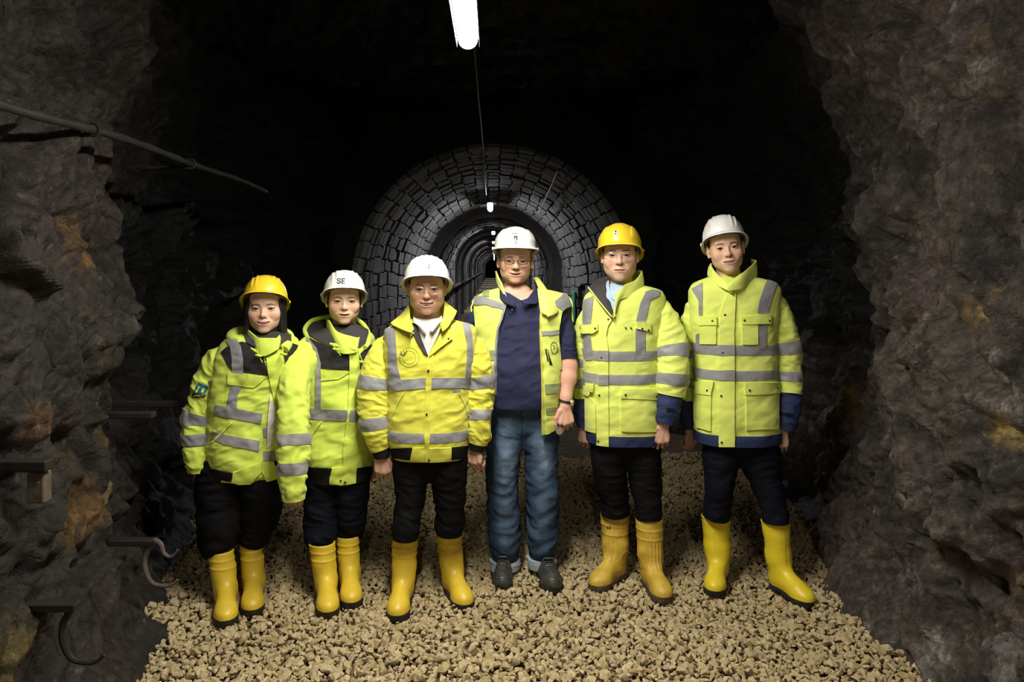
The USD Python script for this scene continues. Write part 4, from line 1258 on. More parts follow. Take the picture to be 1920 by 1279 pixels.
def glasses(parent, h, mat, r=0.019, rim=0.0011, width=0.062, rimless=False, zc=-0.004, label=None):
    g = obj(parent, "glasses", (lambda m: (put(h, m[0]), m[1]))(join(
        [tube([(s * (width / 2 + (r + 0.0) * 1.15 * math.cos(a) * (1.0)), -0.1065 + 0.003 * (1 + math.cos(a)) * 0.8, zc + r * 0.82 * math.sin(a)) for a in np.linspace(0, 2 * math.pi, 36)], rim * (0.45 if rimless else 1), 6, False) for s in (-1, 1)]
        + [tube(spline([(-width / 2 + r * 1.12, -0.106, zc + 0.003), (0, -0.1115, zc + 0.0065), (width / 2 - r * 1.12, -0.106, zc + 0.003)], 10), rim * 1.0, 6)]
        + [tube(spline([(s * (width / 2 + r * 1.13), -0.1015, zc + 0.004), (s * 0.066, -0.092, zc + 0.005), (s * 0.0795, -0.04, zc + 0.004), (s * 0.084, 0.005, zc + 0.004), (s * 0.083, 0.022, zc - 0.006)], 20), rim * 1.0, 6) for s in (-1, 1)])), mat, label=label)
    for s in (-1, 1):
        a = np.linspace(0, 2 * np.pi, 30, endpoint=False)
        ringp = np.stack([s * (width / 2 + r * 1.12 * np.cos(a)), -0.1065 + 0.003 * (1 + np.cos(a)) * 0.8, zc + r * 0.80 * np.sin(a)], 1)
        c = ringp.mean(0) + [0, -0.0015, 0]
        v = np.vstack([ringp, c]); i = np.arange(30); f = np.stack([i, (i + 1) % 30, np.full(30, 30)], 1)
        obj(g, "lens", (put(h, v), f), "lens_glass", smooth=True)
    return g


# ---------------------------------------------------------------- hands
def hand_sdf(curl=(40, 68, 42), spread=4.0, thumb=0, grip=0.0):
    """A relaxed hand hanging from the wrist at the origin: fingers along -z, the back of the hand towards -y, thumb on the +x side."""
    L = [(0.030, (0.043, 0.026, 0.021), 0.0088, -0.092), (0.010, (0.047, 0.030, 0.022), 0.0090, -0.096), (-0.0105, (0.043, 0.028, 0.021), 0.0085, -0.092), (-0.030, (0.034, 0.021, 0.018), 0.0076, -0.084)]
    segs = []
    for i, (x, ls, r, z0) in enumerate(L):
        p = np.array([x, 0.002 + 0.002 * abs(i - 1), z0]); a = 0.0
        sp = math.radians((1.2 - i) * spread)
        for k, l in enumerate(ls):
            a += math.radians(curl[k] + (i - 1) * 3.0)
            d = np.array([math.sin(sp) * math.cos(a), math.sin(a), -math.cos(a) * math.cos(sp)])
            q = p + d * l
            segs.append((i, p.copy(), q.copy(), r * (1 - 0.10 * k), r * (1 - 0.10 * (k + 1))))
            p = q
    if grip:
        th = [np.array([0.030, 0.000, -0.028]), np.array([0.050, -0.004 + grip * 0.01, -0.062]), np.array([0.053, 0.006 + grip * 0.012, -0.094]), np.array([0.048, 0.016 + grip * 0.012, -0.118])]
    else:
        th = [np.array([0.028, 0.000, -0.026]), np.array([0.047, 0.004, -0.060]), np.array([0.050, 0.016, -0.092]), np.array([0.043, 0.026, -0.114])]

    def fn(p):
        d = cap(p, (0, 0.004, 0.055), (0, 0.003, 0.0), 0.026, 0.0235)
        palm = np.minimum(cap(p, (0.014, 0.003, -0.012), (0.028, 0.003, -0.086), 0.016, 0.0130), cap(p, (-0.012, 0.003, -0.012), (-0.030, 0.004, -0.078), 0.0150, 0.0115))
        palm = smin(palm, cap(p, (0.002, 0.002, -0.02), (0.0, 0.001, -0.088), 0.0155, 0.0130), 0.014)
        d = smin(d, palm, 0.018)
        for i in range(4):
            fd = None
            for (j, a, b, r0, r1) in segs:
                if j == i:
                    s = cap(p, a, b, r0, r1)
                    fd = s if fd is None else smin(fd, s, 0.004)
            a = [x for x in segs if x[0] == i][0][1]
            fd = smin(fd, np.linalg.norm(p - a.astype(np.float32), axis=1) - 0.0100, 0.004)   # knuckle
            root = cap(p, a, a + np.array([0, 0.003, 0.03]), 0.0095, 0.010)
            d = smin(d, root, 0.010)
            d = smin(d, fd, 0.0022)
        t = cap(p, th[0], th[1], 0.0165, 0.0112)
        t = smin(t, cap(p, th[1], th[2], 0.0108, 0.0098), 0.004)
        t = smin(t, cap(p, th[2], th[3], 0.0098, 0.0082), 0.003)
        return smin(d, t, 0.006)
    return fn


_hand_cache = {}


def hand_mesh(wrist, mirror=False, R=None, scale=1.0, key="relaxed", **kw):
    k = key
    if k not in _hand_cache:
        _hand_cache[k] = nets(hand_sdf(**kw), (-0.062, -0.045, -0.190), (0.085, 0.110, 0.062), 0.0030)
    v, f = _hand_cache[k]
    v = v * scale
    if mirror:
        v = v * [-1, 1, 1]; f = f[:, ::-1]
    if R is not None:
        v = v @ np.asarray(R).T
    return v + np.asarray(wrist), f


# ---------------------------------------------------------------- boots and shoes
def boot(parent, ax, dA, yaw, top, rtop, mat, style="ridge", sole="sole_black", L=0.285, num=None, gz=0.018):
    """A rubber boot. ax: pixel column of the ankle, dA its depth, top: (px, py) of the shaft's rim, rtop its radius."""
    x0 = (ax - VX) * dA / F
    dT = dA + 0.035
    tp = P(top[0], top[1], dT)
    Rz = rot([0, 0, 1], yaw)
    tl = (tp - [x0, dA, gz]) @ Rz                     # the rim's centre in the boot's frame
    hgt = tl[2]
    toe = -(L - 0.085)

    def fn(p):
        shaft = cap(p, (tl[0], tl[1], hgt + 0.02), (tl[0] * 0.45, tl[1] * 0.4 + 0.006, 0.16), rtop, rtop * 0.83)
        shaft = smin(shaft, cap(p, (tl[0] * 0.45, tl[1] * 0.4 + 0.006, 0.17), (0, 0.006, 0.075), rtop * 0.80, 0.050), 0.03)
        foot = cap(p, (0, 0.018, 0.060), (0, toe * 0.60, 0.052), 0.046, 0.043)
        foot = cap(p, (0, 0.018, 0.058), (0.002, toe * 0.60, 0.046), 0.045, 0.042)
        foot = smin(foot, ell(p, (0.004, toe + 0.050, 0.040), (0.0505, 0.062, 0.040)), 0.04)
        foot = smin(foot, cap(p, (0, -0.012, 0.105), (0.002, toe + 0.085, 0.055), 0.042, 0.034), 0.03)
        foot = smin(foot, ell(p, (0, 0.030, 0.062), (0.043, 0.046, 0.052)), 0.02)
        d = smin(shaft, foot, 0.030)
        if style == "ridge":
            for dz in (0.038, 0.075):
                d = d - 0.0035 * np.exp(-((p[:, 2] - hgt + dz) / 0.0045) ** 2)
            d = d - 0.004 * np.exp(-((p[:, 1] - 0.01) ** 2 + (p[:, 2] - 0.105) ** 2) / 0.022 ** 2)
        elif style == "rib":
            for dz in (0.052, 0.098):
                d = d - 0.0030 * np.exp(-((p[:, 2] - hgt + dz) / 0.005) ** 2)
            below = seg(hgt - 0.100, hgt - 0.112, p[:, 2]) * seg(0.09, 0.13, p[:, 2])
            d = d - 0.0022 * np.cos(p[:, 0] * 2 * np.pi / 0.018) * below * (np.abs(p[:, 0] - tl[0] * 0.5) < 0.042) * (p[:, 1] < 0.0)
            rr = np.hypot(p[:, 1] - 0.012, p[:, 2] - 0.125)
            d = d - 0.0025 * np.exp(-((rr - 0.030) / 0.004) ** 2)
        else:
            d = d - 0.0020 * np.exp(-((p[:, 2] - hgt + 0.004) / 0.004) ** 2)
            d = d + 0.0018 * np.exp(-(p[:, 0] / 0.004) ** 2) * (p[:, 2] > 0.14)
        d = d + 0.0035 * sn(p, 16.0, int(ax), 2) * seg(0.05, 0.12, p[:, 2])
        d = d - 0.003 * np.exp(-((p[:, 2] - 0.030) / 0.006) ** 2)
        d = np.maximum(d, p[:, 2] - hgt)
        # hollow top
        d = np.maximum(d, -cap(p, (tl[0], tl[1], hgt + 0.05), (tl[0], tl[1], hgt - 0.03), rtop - 0.006, rtop - 0.010))
        return np.maximum(d, 0.026 - p[:, 2])

    v, f = nets(fn, (-0.11, toe - 0.03, 0.0), (0.11 + abs(tl[0]), 0.14 + max(tl[1], 0), hgt + 0.02), 0.0042) if tl[0] >= 0 else nets(fn, (-0.11 + tl[0], toe - 0.03, 0.0), (0.11, 0.14 + max(tl[1], 0), hgt + 0.02), 0.0042)
    w = lambda q: q @ Rz.T + [x0, dA, gz]
    b = obj(parent, "boot", (w(v), f), mat, smooth=45)

    def so(p):
        foot = np.minimum(cap(p * [1, 1, 0], (0, 0.022, 0), (0, toe * 0.55, 0), 0.0445, 0.046), np.linalg.norm((p * [1, 1, 0] - np.array([0.004, toe + 0.052, 0], np.float32)) * [1.0, 0.92, 0], axis=1) - 0.0545)
        foot = smin(foot, cap(p * [1, 1, 0], (0, 0.022, 0), (0.003, toe + 0.05, 0), 0.042, 0.050), 0.01)
        d = np.maximum(foot - 0.002, np.abs(p[:, 2] - 0.014) - 0.0165)
        cut = np.maximum(np.maximum(np.abs(p[:, 1] + 0.035) - 0.022, p[:, 2] - 0.012), -1)     # the arch before the heel
        d = np.maximum(d, -cut)
        tread = np.maximum(np.abs(((p[:, 1] + 0.5) % 0.020) - 0.010) - 0.0030, p[:, 2] - 0.008)
        return np.maximum(d, -tread)
    v2, f2 = nets(so, (-0.07, toe - 0.03, -0.008), (0.07, 0.09, 0.040), 0.0036)
    obj(b, "sole", (w(v2), f2), sole, smooth=45)
    if num:
        sfc = Surf(np.stack([w(np.stack([tl[0] * (1 - k) + np.cos(t_) * rtop * 1.0, tl[1] * (1 - k) + np.sin(t_) * rtop, hgt - k * 0.10 + 0 * t_], 1)) for k in np.linspace(0, 1, 12)] if False else
                            [w(np.column_stack([tl[0] + np.cos(t_) * (rtop + 0.0005), tl[1] + np.sin(t_) * (rtop + 0.0005), 0 * t_ + z])) for z in np.linspace(hgt - 0.12, hgt, 12)], 1)) if False else None
        t_ = np.arange(60) * 2 * np.pi / 60
        rows = [w(np.column_stack([tl[0] + np.cos(t_) * (rtop + 0.003), tl[1] + np.sin(t_) * (rtop + 0.003), 0 * t_ + z])) for z in np.linspace(hgt - 0.12, hgt, 12)]
        sfc = Surf(np.stack(rows, 1))
        txt, (cx, cy), hpx = num
        obj(b, "number", letters(sfc, txt, cx, cy, hpx, 0.0008), "print_dark" if False else "sole_brown", smooth=False)
    return b


def text_poly(text, hpx, bold=True):
    """Lettering as a flat shape about the origin, y downwards, capitals hpx tall."""
    from shapely.geometry import Polygon
    from shapely import affinity, union_all
    m = meshkit.text_mesh(text, hpx, 0.01, bold)
    v, f = np.array(m.vertices), np.array(m.faces)
    f = f[(v[f][:, :, 2] < 0.001).all(1)]
    g = union_all([Polygon(t[:, :2]).buffer(1e-4) for t in v[f]])
    x0, y0, x1, y1 = g.bounds
    return affinity.affine_transform(g, [1, 0, 0, -1, -(x0 + x1) / 2, (y0 + y1) / 2])


def letters(surf, text, cx, cy, hpx, t=0.001, angle=0.0, bold=True, sx=1.0):
    """Text laid on a surface, centred at pixel (cx, cy), capitals hpx pixels tall."""
    from shapely import affinity
    g = affinity.translate(affinity.rotate(affinity.scale(text_poly(text, hpx, bold), sx, 1, origin=(0, 0)), angle, origin=(0, 0)), cx, cy)
    return decal(surf, g, t, max(0.6, hpx * 0.12), 0.003)


# ---------------------------------------------------------------- bodies
def body_mesh(h, heads, hands, bones):
    """One continuous skin: head, neck and hands joined to a simple trunk and limbs that the clothes cover."""
    parts = [m for m in (to_manifold(x) for x in [heads] + hands) if m is not None]
    ms = parts + [hull(b) for b in bones]
    u = manifold3d.Manifold.batch_boolean(ms, manifold3d.OpType.Add)
    v, f = arr(u)
    ncomp = len(u.decompose())
    loc = unput(h, v)
    c = np.repeat(np.array(h["skin_hand"])[None], len(v), 0) * (1 + 0.05 * sn(v, 50.0, 2, 3))[:, None]
    hd = (np.abs(loc[:, 0]) < 0.13) & (loc[:, 2] > -0.235) & (loc[:, 2] < 0.2) & (np.abs(loc[:, 1]) < 0.2)
    c[hd] = head_colors(h, loc[hd])
    return (v, f), c, len(parts) - 1 - len(hands), ncomp
# ---------------------------------------------------------------- the six people
def crop(x0, y0, s):
    """Turns coordinates measured in an enlarged view of the photograph into its pixels."""
    return lambda pts: [(x0 + a / s, y0 + b / s) for a, b in pts]


def at_eye(D, px, py, sc, yaw=0, roll=0, pitch=0):
    """Where a head's frame sits so that the point between the eyes shows at (px, py)."""
    yaw = yaw - math.degrees(math.atan2(px - VX, F)) * 0.92
    h = dict(yaw=yaw, roll=roll, pitch=pitch, scale=sc, at=(0, 0, 0))
    off = put(h, [[0, -0.088, 0]])[0]
    h["at"] = P(px, py, D + off[1]) - [off[0], 0, off[2]] - [0, off[1], 0]
    return h


def trousers(t, D, waist, legs, mat, seed, wr=1.0, name="trousers", label=None):
    py_, l_, r_, d_ = waist[-1][:4]
    m_ = (l_ + r_) / 2; w_ = (r_ - l_) / 2
    waist = list(waist[:-1]) + [(py_ - 8, m_ - w_ * 0.93, m_ + w_ * 0.93, d_), (py_ + 10, m_ - w_ * 0.72, m_ + w_ * 0.72, d_ * 0.7), (py_ + 26, m_ - w_ * 0.35, m_ + w_ * 0.35, d_ * 0.45)]
    pel = torso(D, waist, seed, 0.6, 64, 40)
    sl = [sleeve(D, l, seed + 1 + k, wr, 44, 80, 1.12) for k, l in enumerate(legs)]
    ms = [to_manifold(x.mesh()) for x in [pel] + sl]
    tint = name == "jeans"
    if all(m is not None for m in ms):
        m = manifold3d.Manifold.batch_boolean(ms, manifold3d.OpType.Add)
    else:
        m = join([x.mesh() for x in [pel] + sl])
    col = None
    if tint:                                             # worn denim: pale on the thighs and shins, dark in between
        v, f = arr(m); m = (v, f)
        px, py = VX + v[:, 0] * F / v[:, 1], VY + (EYE - v[:, 2]) * F / v[:, 1]
        worn = 0
        for cx, cy, rx, ry, a in ((950, 860, 17, 70, 1.0), (1016, 855, 15, 70, 1.0), (944, 985, 14, 45, 0.55), (1018, 985, 13, 45, 0.5)):
            worn = worn + a * np.exp(-((px - cx) / rx) ** 2 - ((py - cy) / ry) ** 2)
        worn = worn * (v[:, 1] < D) * (0.55 + 0.9 * vnoise(np.stack([px / 9, py / 22, 0 * px], -1), 3))
        wh = np.clip(1 - np.abs(sn(np.stack([px / 60, py / 9 - px / 26, 0 * px], -1), 1.0, 8, 2)) * 3, 0, 1) * (py > 765) * (py < 840)
        k = np.clip(0.12 + 0.55 * worn + 0.18 * wh + 0.25 * (vnoise(v * 14, 9) - 0.5), 0, 1)[:, None]
        col = np.array([[0.012, 0.028, 0.066]]) * (1 - k) + np.array([[0.17, 0.25, 0.36]]) * k
    return obj(t, name, m, mat, smooth=50, label=label, colors=col), pel, sl


def ring_collar(c, D, front, back, rx, ry, top, flare, a0, a1, thick=0.007, tilt=0.0, n=48):
    """A stand-up collar round the neck: c = (px, py) of its base at the front; angles from the front in degrees."""
    base = P(c[0], c[1], D)
    a = np.radians(np.linspace(a0, a1, n))
    rows = []
    for k in (0, 0.5, 1.0):
        q = np.stack([base[0] + np.sin(a) * (rx + flare * k), D - np.cos(a) * (ry + flare * k), base[2] + (back - 0.0) * (1 - np.cos(a)) / 2 + k * (top + front * (1 + np.cos(a)) / 2) + tilt * np.sin(a) * k], 1)
        rows.append(q)
    return sheet(rows, thick, n, 10, 0.003, int(c[0]))


def pline(pts, D):
    """3-D points from (px, py, depth shift)."""
    return [P(x, y, D + e) for x, y, e in pts]


def person(loc_px, D, label):
    x = (loc_px - VX) * D / F
    return thing("person", label, "person", (x, D, 0))


def limbs(D, sh_l, sh_r, el_l, el_r, wr_l, wr_r, hip_l, hip_r, kn_l, kn_r, an_l, an_r, neck, chest=0.09):
    """The hidden trunk and limbs as hulls of balls; every argument is a 3-D joint."""
    B = []
    mid = lambda a, b, t=0.5: np.asarray(a) * (1 - t) + np.asarray(b) * t
    pel = mid(hip_l, hip_r)
    B.append([(mid(sh_l, sh_r) + [-0.09, 0.01, -0.08], chest), (mid(sh_l, sh_r) + [0.09, 0.01, -0.08], chest), (pel + [-0.06, 0, 0.03], 0.085), (pel + [0.06, 0, 0.03], 0.085)])
    B.append([(sh_l + np.array([0.02, 0, -0.02]), 0.045), (sh_r + np.array([-0.02, 0, -0.02]), 0.045), (neck + np.array([0, 0.02, -0.03]), 0.05)])
    for s, e, w in ((sh_l, el_l, wr_l), (sh_r, el_r, wr_r)):
        B.append([(np.asarray(s) + [0, 0, -0.02], 0.038), (e, 0.032)])
        B.append([(e, 0.032), (w, 0.0235)])
    for hp, k, an in ((hip_l, kn_l, an_l), (hip_r, kn_r, an_r)):
        top, an = an
        B.append([(hp, 0.072), (k + np.array([0, 0.015, 0]), 0.046)])
        B.append([(k + np.array([0, 0.015, 0]), 0.045), (top, 0.034)])
        B.append([(top, 0.034), (an, 0.024)])
        B.append([(an, 0.024), (an + [0, -0.05, -0.045], 0.018)])
    return B


def skeleton(D, sh, el, wr, hip, kn, an, neck):
    """Joints given as ((px, py, dy) left, (px, py, dy) right)."""
    j = lambda p: P(p[0], p[1], D + p[2])
    shin = lambda b: (P(b[2][0], b[2][1], b[1] + 0.040), np.array([(b[0] - VX) * b[1] / F, b[1] + 0.008, 0.10]))
    return limbs(D, j(sh[0]), j(sh[1]), j(el[0]), j(el[1]), j(wr[0]), j(wr[1]), j(hip[0]), j(hip[1]), j(kn[0]), j(kn[1]), shin(an[0]), shin(an[1]), j(neck))


def finish_body(t, h, hands, bones):
    m, c, miss, ncomp = body_mesh(h, head_mesh(h), hands, bones)
    if miss or ncomp > 1:
        print("body", t, "missing", miss, "pieces", ncomp)
    b = obj(t, "body", m, "skin", colors=c)
    add_face(b, h)
    return b


def dec(parent, sf, name, mat, polys, t=0.004, step=3.0, label=None):
    for k, p in enumerate(polys):
        obj(parent, name, decal(sf, p, t, step), mat, smooth=40, label=label)


def snaps(parent, sf, pts, r=0.0055, mat="button_dark", h=0.0045, lift=0.004):
    for x, y in pts:
        p, n = sf.at([x], [y])
        obj(parent, "button", disc(p[0] + n[0] * lift, n[0], r, h, 12), mat, smooth=50)


def cord(parent, D, pts, r=0.0022, mat="toggle_lime", toggle=None):
    obj(parent, "drawcord", tube(spline(pline(pts, D), 20), r, 6), mat, smooth=True)
    if toggle:
        c = P(toggle[0], toggle[1], D + toggle[2])
        obj(parent, "cord_toggle", tube([c + [-0.016, 0, 0.003], c + [0, 0, 0], c + [0.016, 0, -0.002]], [0.005, 0.007, 0.005], 8), mat, smooth=True)


# ---- 1: yellow helmet, long dark hair, open green jacket
D = 3.72
t = person(465, D, "person with long dark hair, yellow hard hat and blue sleeve logo on an open jacket")
C1 = crop(330, 490, 2.78)
h = dict(at_eye(D - 0.02, 493.5, 579, (1.12, 1.10, 1.05), yaw=-4, roll=0, pitch=2), smile=0.85, open=0.0030, jaw=0.84, face=0.97, fat=0.0, nose=1.02, nose_out=-0.007, eye_open=0.0031, crescent=0.0008, brow_mat="brow_soft", brow_w=0.0032, brow=0.35,
         skin=(0.68, 0.44, 0.33), skin_hand=(0.60, 0.37, 0.27), lip=(0.425, 0.170, 0.145), no_ears=0.03)
hd = hand_mesh(P(376, 878, D - 0.04), R=rot([0, 0, 1], 20), key="relaxed", scale=0.8)
hd2 = hand_mesh(P(536, 868, D + 0.12), True, key="relaxed")
B = skeleton(D, ((425, 668, .02), (540, 665, .02)), ((385, 765, .03), (540, 760, .09)), ((374, 870, -.02), (536, 858, .12)), ((440, 880, .02), (500, 880, .02)), ((412, 985, 0), (482, 985, .05)), ((424, 3.63, (413, 1030)), (476, 3.74, (470, 1015))), (497, 640, .02))
b = finish_body(t, h, [hd, hd2], B)
obj(t, "hair", hair_mesh(h, "long"), "hair_black", smooth=60)
hat, hs = helmet(t, h, "helmet_yellow", "side", pitch=-24, scale=0.97, roll=2, wide=0.99, lift=-0.008)
for s in (1,):
    e = put(h, [[0.0815, -0.004, -0.040]])[0]
    m = trimesh.creation.icosphere(2, 0.0055); obj(b, "earring", (np.array(m.vertices) + e, np.array(m.faces)), "pearl", smooth=True)
tr, pel, lg = trousers(t, D, [(868, 392, 545, .14), (895, 378, 534, .112), (908, 376, 530, .112)],
                       [[(424, 858, 44, 0), (420, 890, 48, 0), (416, 945, 46, -.01), (412, 990, 40, -.03), (408, 1020, 34, -.03), (411, 1032, 29, -.03)], [(490, 858, 40, 0), (490, 890, 45, 0), (488, 945, 40, .03), (482, 985, 34, .06), (473, 1010, 28, .06), (470, 1018, 25, .06)]], "trouser_black", 4, 0.8)
boot(t, 424, 3.63, 18, (413, 1030), 0.065, "boot_yellow")
boot(t, 476, 3.74, 14, (470, 1015), 0.060, "boot_yellow")
sf = torso(D, [(624, 470, 522, .05), (632, 440, 545, .08), (640, 424, 555, .105), (656, 413, 557, .12), (680, 409, 556, .135), (740, 404, 544, .145), (800, 400, 540, .155), (850, 396, 536, .16), (886, 386, 534, .15), (904, 390, 532, .14)], 31, 1.25)
jk = obj(t, "jacket", sf.mesh(), "hivis_green", smooth=60)
s1 = sleeve(D, [(438, 664, 20, .01), (412, 682, 29, 0), (394, 715, 29, -.01), (384, 755, 29, -.02), (374, 795, 31, -.03), (374, 835, 28, -.05), (374, 865, 25, -.06), (375, 883, 24, -.06)], 51, 1.35)
s2 = sleeve(D, [(524, 662, 20, .0), (536, 690, 24, .03), (540, 760, 22, .08), (536, 845, 20, .12)], 52)
for s in (s1, s2):
    obj(jk, "sleeve", s.mesh(), "hivis_green", smooth=60)
for y0, y1 in ((774, 797), (815, 836)):
    obj(jk, "reflective_band", s1.band(srow(s1, y0), srow(s1, y1)), "reflective", smooth=40)
dec(jk, sf, "yoke_panel", "yoke_black", [C1([(236, 474), (262, 450), (300, 430), (345, 420), (420, 440), (455, 500), (482, 596), (352, 580), (296, 574), (272, 548)]), C1([(560, 440), (600, 425), (640, 440), (640, 560), (560, 556)])], 0.0035, label="black shoulder yoke")
dec(jk, sf, "reflective_band", "reflective", [C1([(262, 412), (312, 398), (338, 440), (351, 505), (352, 640), (322, 700), (318, 765), (268, 765), (278, 690), (292, 640), (294, 510), (285, 450)]),
                                               C1([(206, 750), (270, 758), (340, 772), (452, 795), (445, 846), (325, 825), (206, 802)]), C1([(190, 886), (250, 903), (436, 937), (430, 990), (250, 955), (188, 925)]),
                                               C1([(455, 992), (524, 986), (524, 1040), (455, 1042)]), C1([(456, 870), (482, 864), (482, 915), (458, 918)])], 0.005)
dec(jk, sf, "hood_lining", "lining_grey", [C1([(345, 340), (600, 340), (596, 420), (548, 452), (440, 462), (372, 428)])], 0.009, label="black lining inside the hood")
dec(jk, sf, "pocket_flap", "hivis_green", [C1([(272, 582), (470, 602), (442, 632), (405, 662), (272, 640)])], 0.008)
dec(jk, sf, "front_panel", "hivis_green", [C1([(470, 505), (555, 470), (560, 600), (525, 700), (515, 740), (490, 640)]), C1([(450, 1045), (520, 1042), (530, 1135), (470, 1148), (445, 1100)])], 0.009)
dec(jk, sf, "shirt", "shirt_white", [C1([(489, 700), (502, 735), (514, 745), (516, 880), (505, 945), (470, 976), (478, 870), (482, 790)])], 0.010, label="white shirt showing in the open front")
dec(jk, sf, "hem_flap", "hivis_green", [C1([(300, 1098), (440, 1052), (450, 1090), (368, 1175), (296, 1148)])], 0.012)
dec(jk, sf, "knit_hem", "knit_black", [C1([(150, 1072), (316, 1108), (300, 1148), (142, 1118)])], 0.010, label="black knitted hem")
dec(jk, sf, "zip", "hivis_lime", [stroke(C1([(192, 945), (240, 895), (290, 842)]), 3.2)], 0.008)
snaps(jk, sf, C1([(470, 514), (355, 1150)]))
obj(jk, "collar", sheet([pline([(466, 640, .06), (470, 662, -.09), (494, 668, -.15), (520, 655, -.13), (532, 640, .05)], D), pline([(462, 628, .06), (467, 640, -.08), (495, 650, -.14), (522, 642, -.12), (530, 628, .05)], D), pline([(464, 617, .08), (465, 618, -.06), (490, 634, -.125), (518, 634, -.12), (529, 616, .06)], D)], 0.009, 44, 12, 0.004, 3), "hivis_green", smooth=50)
hood = [(452, 640, -.08), (434, 632, -.04), (440, 625, .03), (470, 618, .10), (500, 616, .13), (528, 620, .10), (542, 632, .02), (538, 645, -.06), (532, 656, -.10)]
obj(jk, "hood", tube(spline(pline(hood, D), 50), 0.022 + 0.006 * np.sin(np.linspace(0, 9, 50)), 12), "hivis_green", smooth=60)
obj(jk, "hood", tube(spline(pline([(450, 636, -.075), (462, 645, -.10), (474, 655, -.125), (487, 664, -.14)], D), 24), np.linspace(0.012, 0.007, 24), 8), "hivis_green", smooth=60)
cord(jk, D, [(482, 655, -.15), (486, 668, -.16), (490, 676, -.16), (492, 680, -.16)], toggle=(485, 667, -.165))
cord(jk, D, [(528, 645, -.13), (531, 660, -.14), (532, 672, -.145), (533, 680, -.145)], toggle=(532, 664, -.15))
LG = lambda pts: [(350 + a / 21.3, 700 + b / 21.3) for a, b in pts]
from shapely.geometry import Polygon as _Poly
e_ = _Poly(LG([(480, 380), (890, 540), (740, 800), (300, 800), (290, 745)])).difference(_Poly(LG([(470, 500), (560, 520), (420, 780), (330, 770)]))).difference(_Poly(LG([(640, 565), (760, 600), (660, 775), (560, 765)])))
obj(jk, "logo", decal(s1, e_, 0.003, 2.0), "logo_blue", smooth=40, label="blue square logo on the sleeve")
dec(jk, s1, "logo", "print_black", [LG([(250, 800), (760, 840), (750, 930), (235, 900)]), LG([(225, 935), (730, 950), (720, 985), (220, 960)])], 0.003, 2.0, label="dark lettering block under the sleeve logo")
obj(jk, "logo", letters(s1, "MONTAN", 373.3, 741.0, 2.6, 0.0045, -4, False, 1.05), "hivis_lime", smooth=False)

# ---- 2: white helmet SE
D = 3.84
t = person(632, D, "person in white hard hat lettered SE, with one hand hidden in the long jacket sleeve")
h = dict(at_eye(D - 0.02, 646.3, 565.4, (1.10, 1.08, 1.02), yaw=2, roll=-1, pitch=3), smile=0.5, open=0.0018, jaw=0.82, face=0.96, nose=1.05, nose_out=-0.007, eye_open=0.0031, crescent=0.0006, brow_mat="brow_soft", brow_w=0.0032, brow=0.35,
         skin=(0.70, 0.46, 0.33), skin_hand=(0.58, 0.36, 0.26), lip=(0.442, 0.204, 0.162))
hd = hand_mesh(P(550, 912, D - 0.35), key="relaxed", scale=0.72)
hd2 = hand_mesh(P(690, 860, D + 0.14), True, key="relaxed")
B = skeleton(D, ((580, 662, 0), (690, 655, .02)), ((550, 770, -.27), (692, 760, .12)), ((549, 905, -.34), (690, 850, .14)), ((605, 880, .02), (660, 880, .02)), ((603, 975, 0), (655, 965, .04)), ((612, 3.72, (603, 1016)), (656, 3.82, (652, 1003))), (645, 628, .02))
b = finish_body(t, h, [hd, hd2], B)
obj(t, "hair", hair_mesh(h, "bob"), "hair_brown", smooth=60)
hat, hs = helmet(t, h, "helmet_white", "side", pitch=-22, scale=0.98, wide=0.98, lift=-0.011)
obj(hat, "lettering", letters(hs, "SE", 639.2, 527, 9.6, 0.0012, 2), "print_black", smooth=False, label="black letters SE")
trousers(t, D, [(860, 578, 694, .14), (885, 574, 692, .112), (900, 573, 690, .112)],
         [[(608, 858, 34, 0), (606, 890, 36, 0), (604, 940, 35, -.01), (602, 975, 33, -.02), (602, 1000, 32, -.03), (604, 1016, 28, -.03)], [(657, 858, 34, 0), (658, 890, 36, 0), (656, 940, 34, .02), (656, 970, 31, .03), (654, 992, 28, .05), (652, 1004, 25, .05)]], "trouser_navy", 14, 0.8)
boot(t, 612, 3.72, 14, (603, 1016), 0.067, "boot_yellow")
boot(t, 656, 3.82, 12, (652, 1003), 0.060, "boot_yellow")
sf = torso(D, [(612, 628, 668, .05), (622, 602, 686, .08), (632, 578, 698, .105), (642, 566, 702, .12), (668, 565, 702, .135), (740, 570, 700, .145), (800, 573, 700, .15), (850, 575, 698, .155), (880, 580, 694, .15), (892, 582, 692, .14), (908, 582, 692, .137)], 77, 1.0)
jk = obj(t, "jacket", sf.mesh(), "hivis_green", smooth=60)
s1 = sleeve(D, [(592, 648, 20, .0), (572, 664, 26, -.08), (557, 700, 28, -.18), (550, 750, 29, -.26), (549, 810, 29, -.31), (549, 870, 27, -.34), (549, 915, 23, -.35), (550, 937, 21, -.35)], 61, 1.25)
s2 = sleeve(D, [(684, 650, 20), (692, 690, 22, .08), (692, 780, 21, .13), (690, 855, 19, .14)], 62)
for s in (s1, s2):
    obj(jk, "sleeve", s.mesh(), "hivis_green", smooth=60)
for y0, y1 in ((815, 835), (866, 888)):
    obj(jk, "reflective_band", s1.band(srow(s1, y0), srow(s1, y1)), "reflective", smooth=40)
dec(jk, sf, "yoke_panel", "yoke_black", [C1([(642, 438), (700, 402), (780, 440), (865, 470), (906, 470), (906, 569), (760, 560), (715, 565), (698, 540), (665, 480)]), C1([(955, 488), (1000, 440), (1030, 430), (1035, 570), (955, 560)])], 0.0035, label="black shoulder yoke")
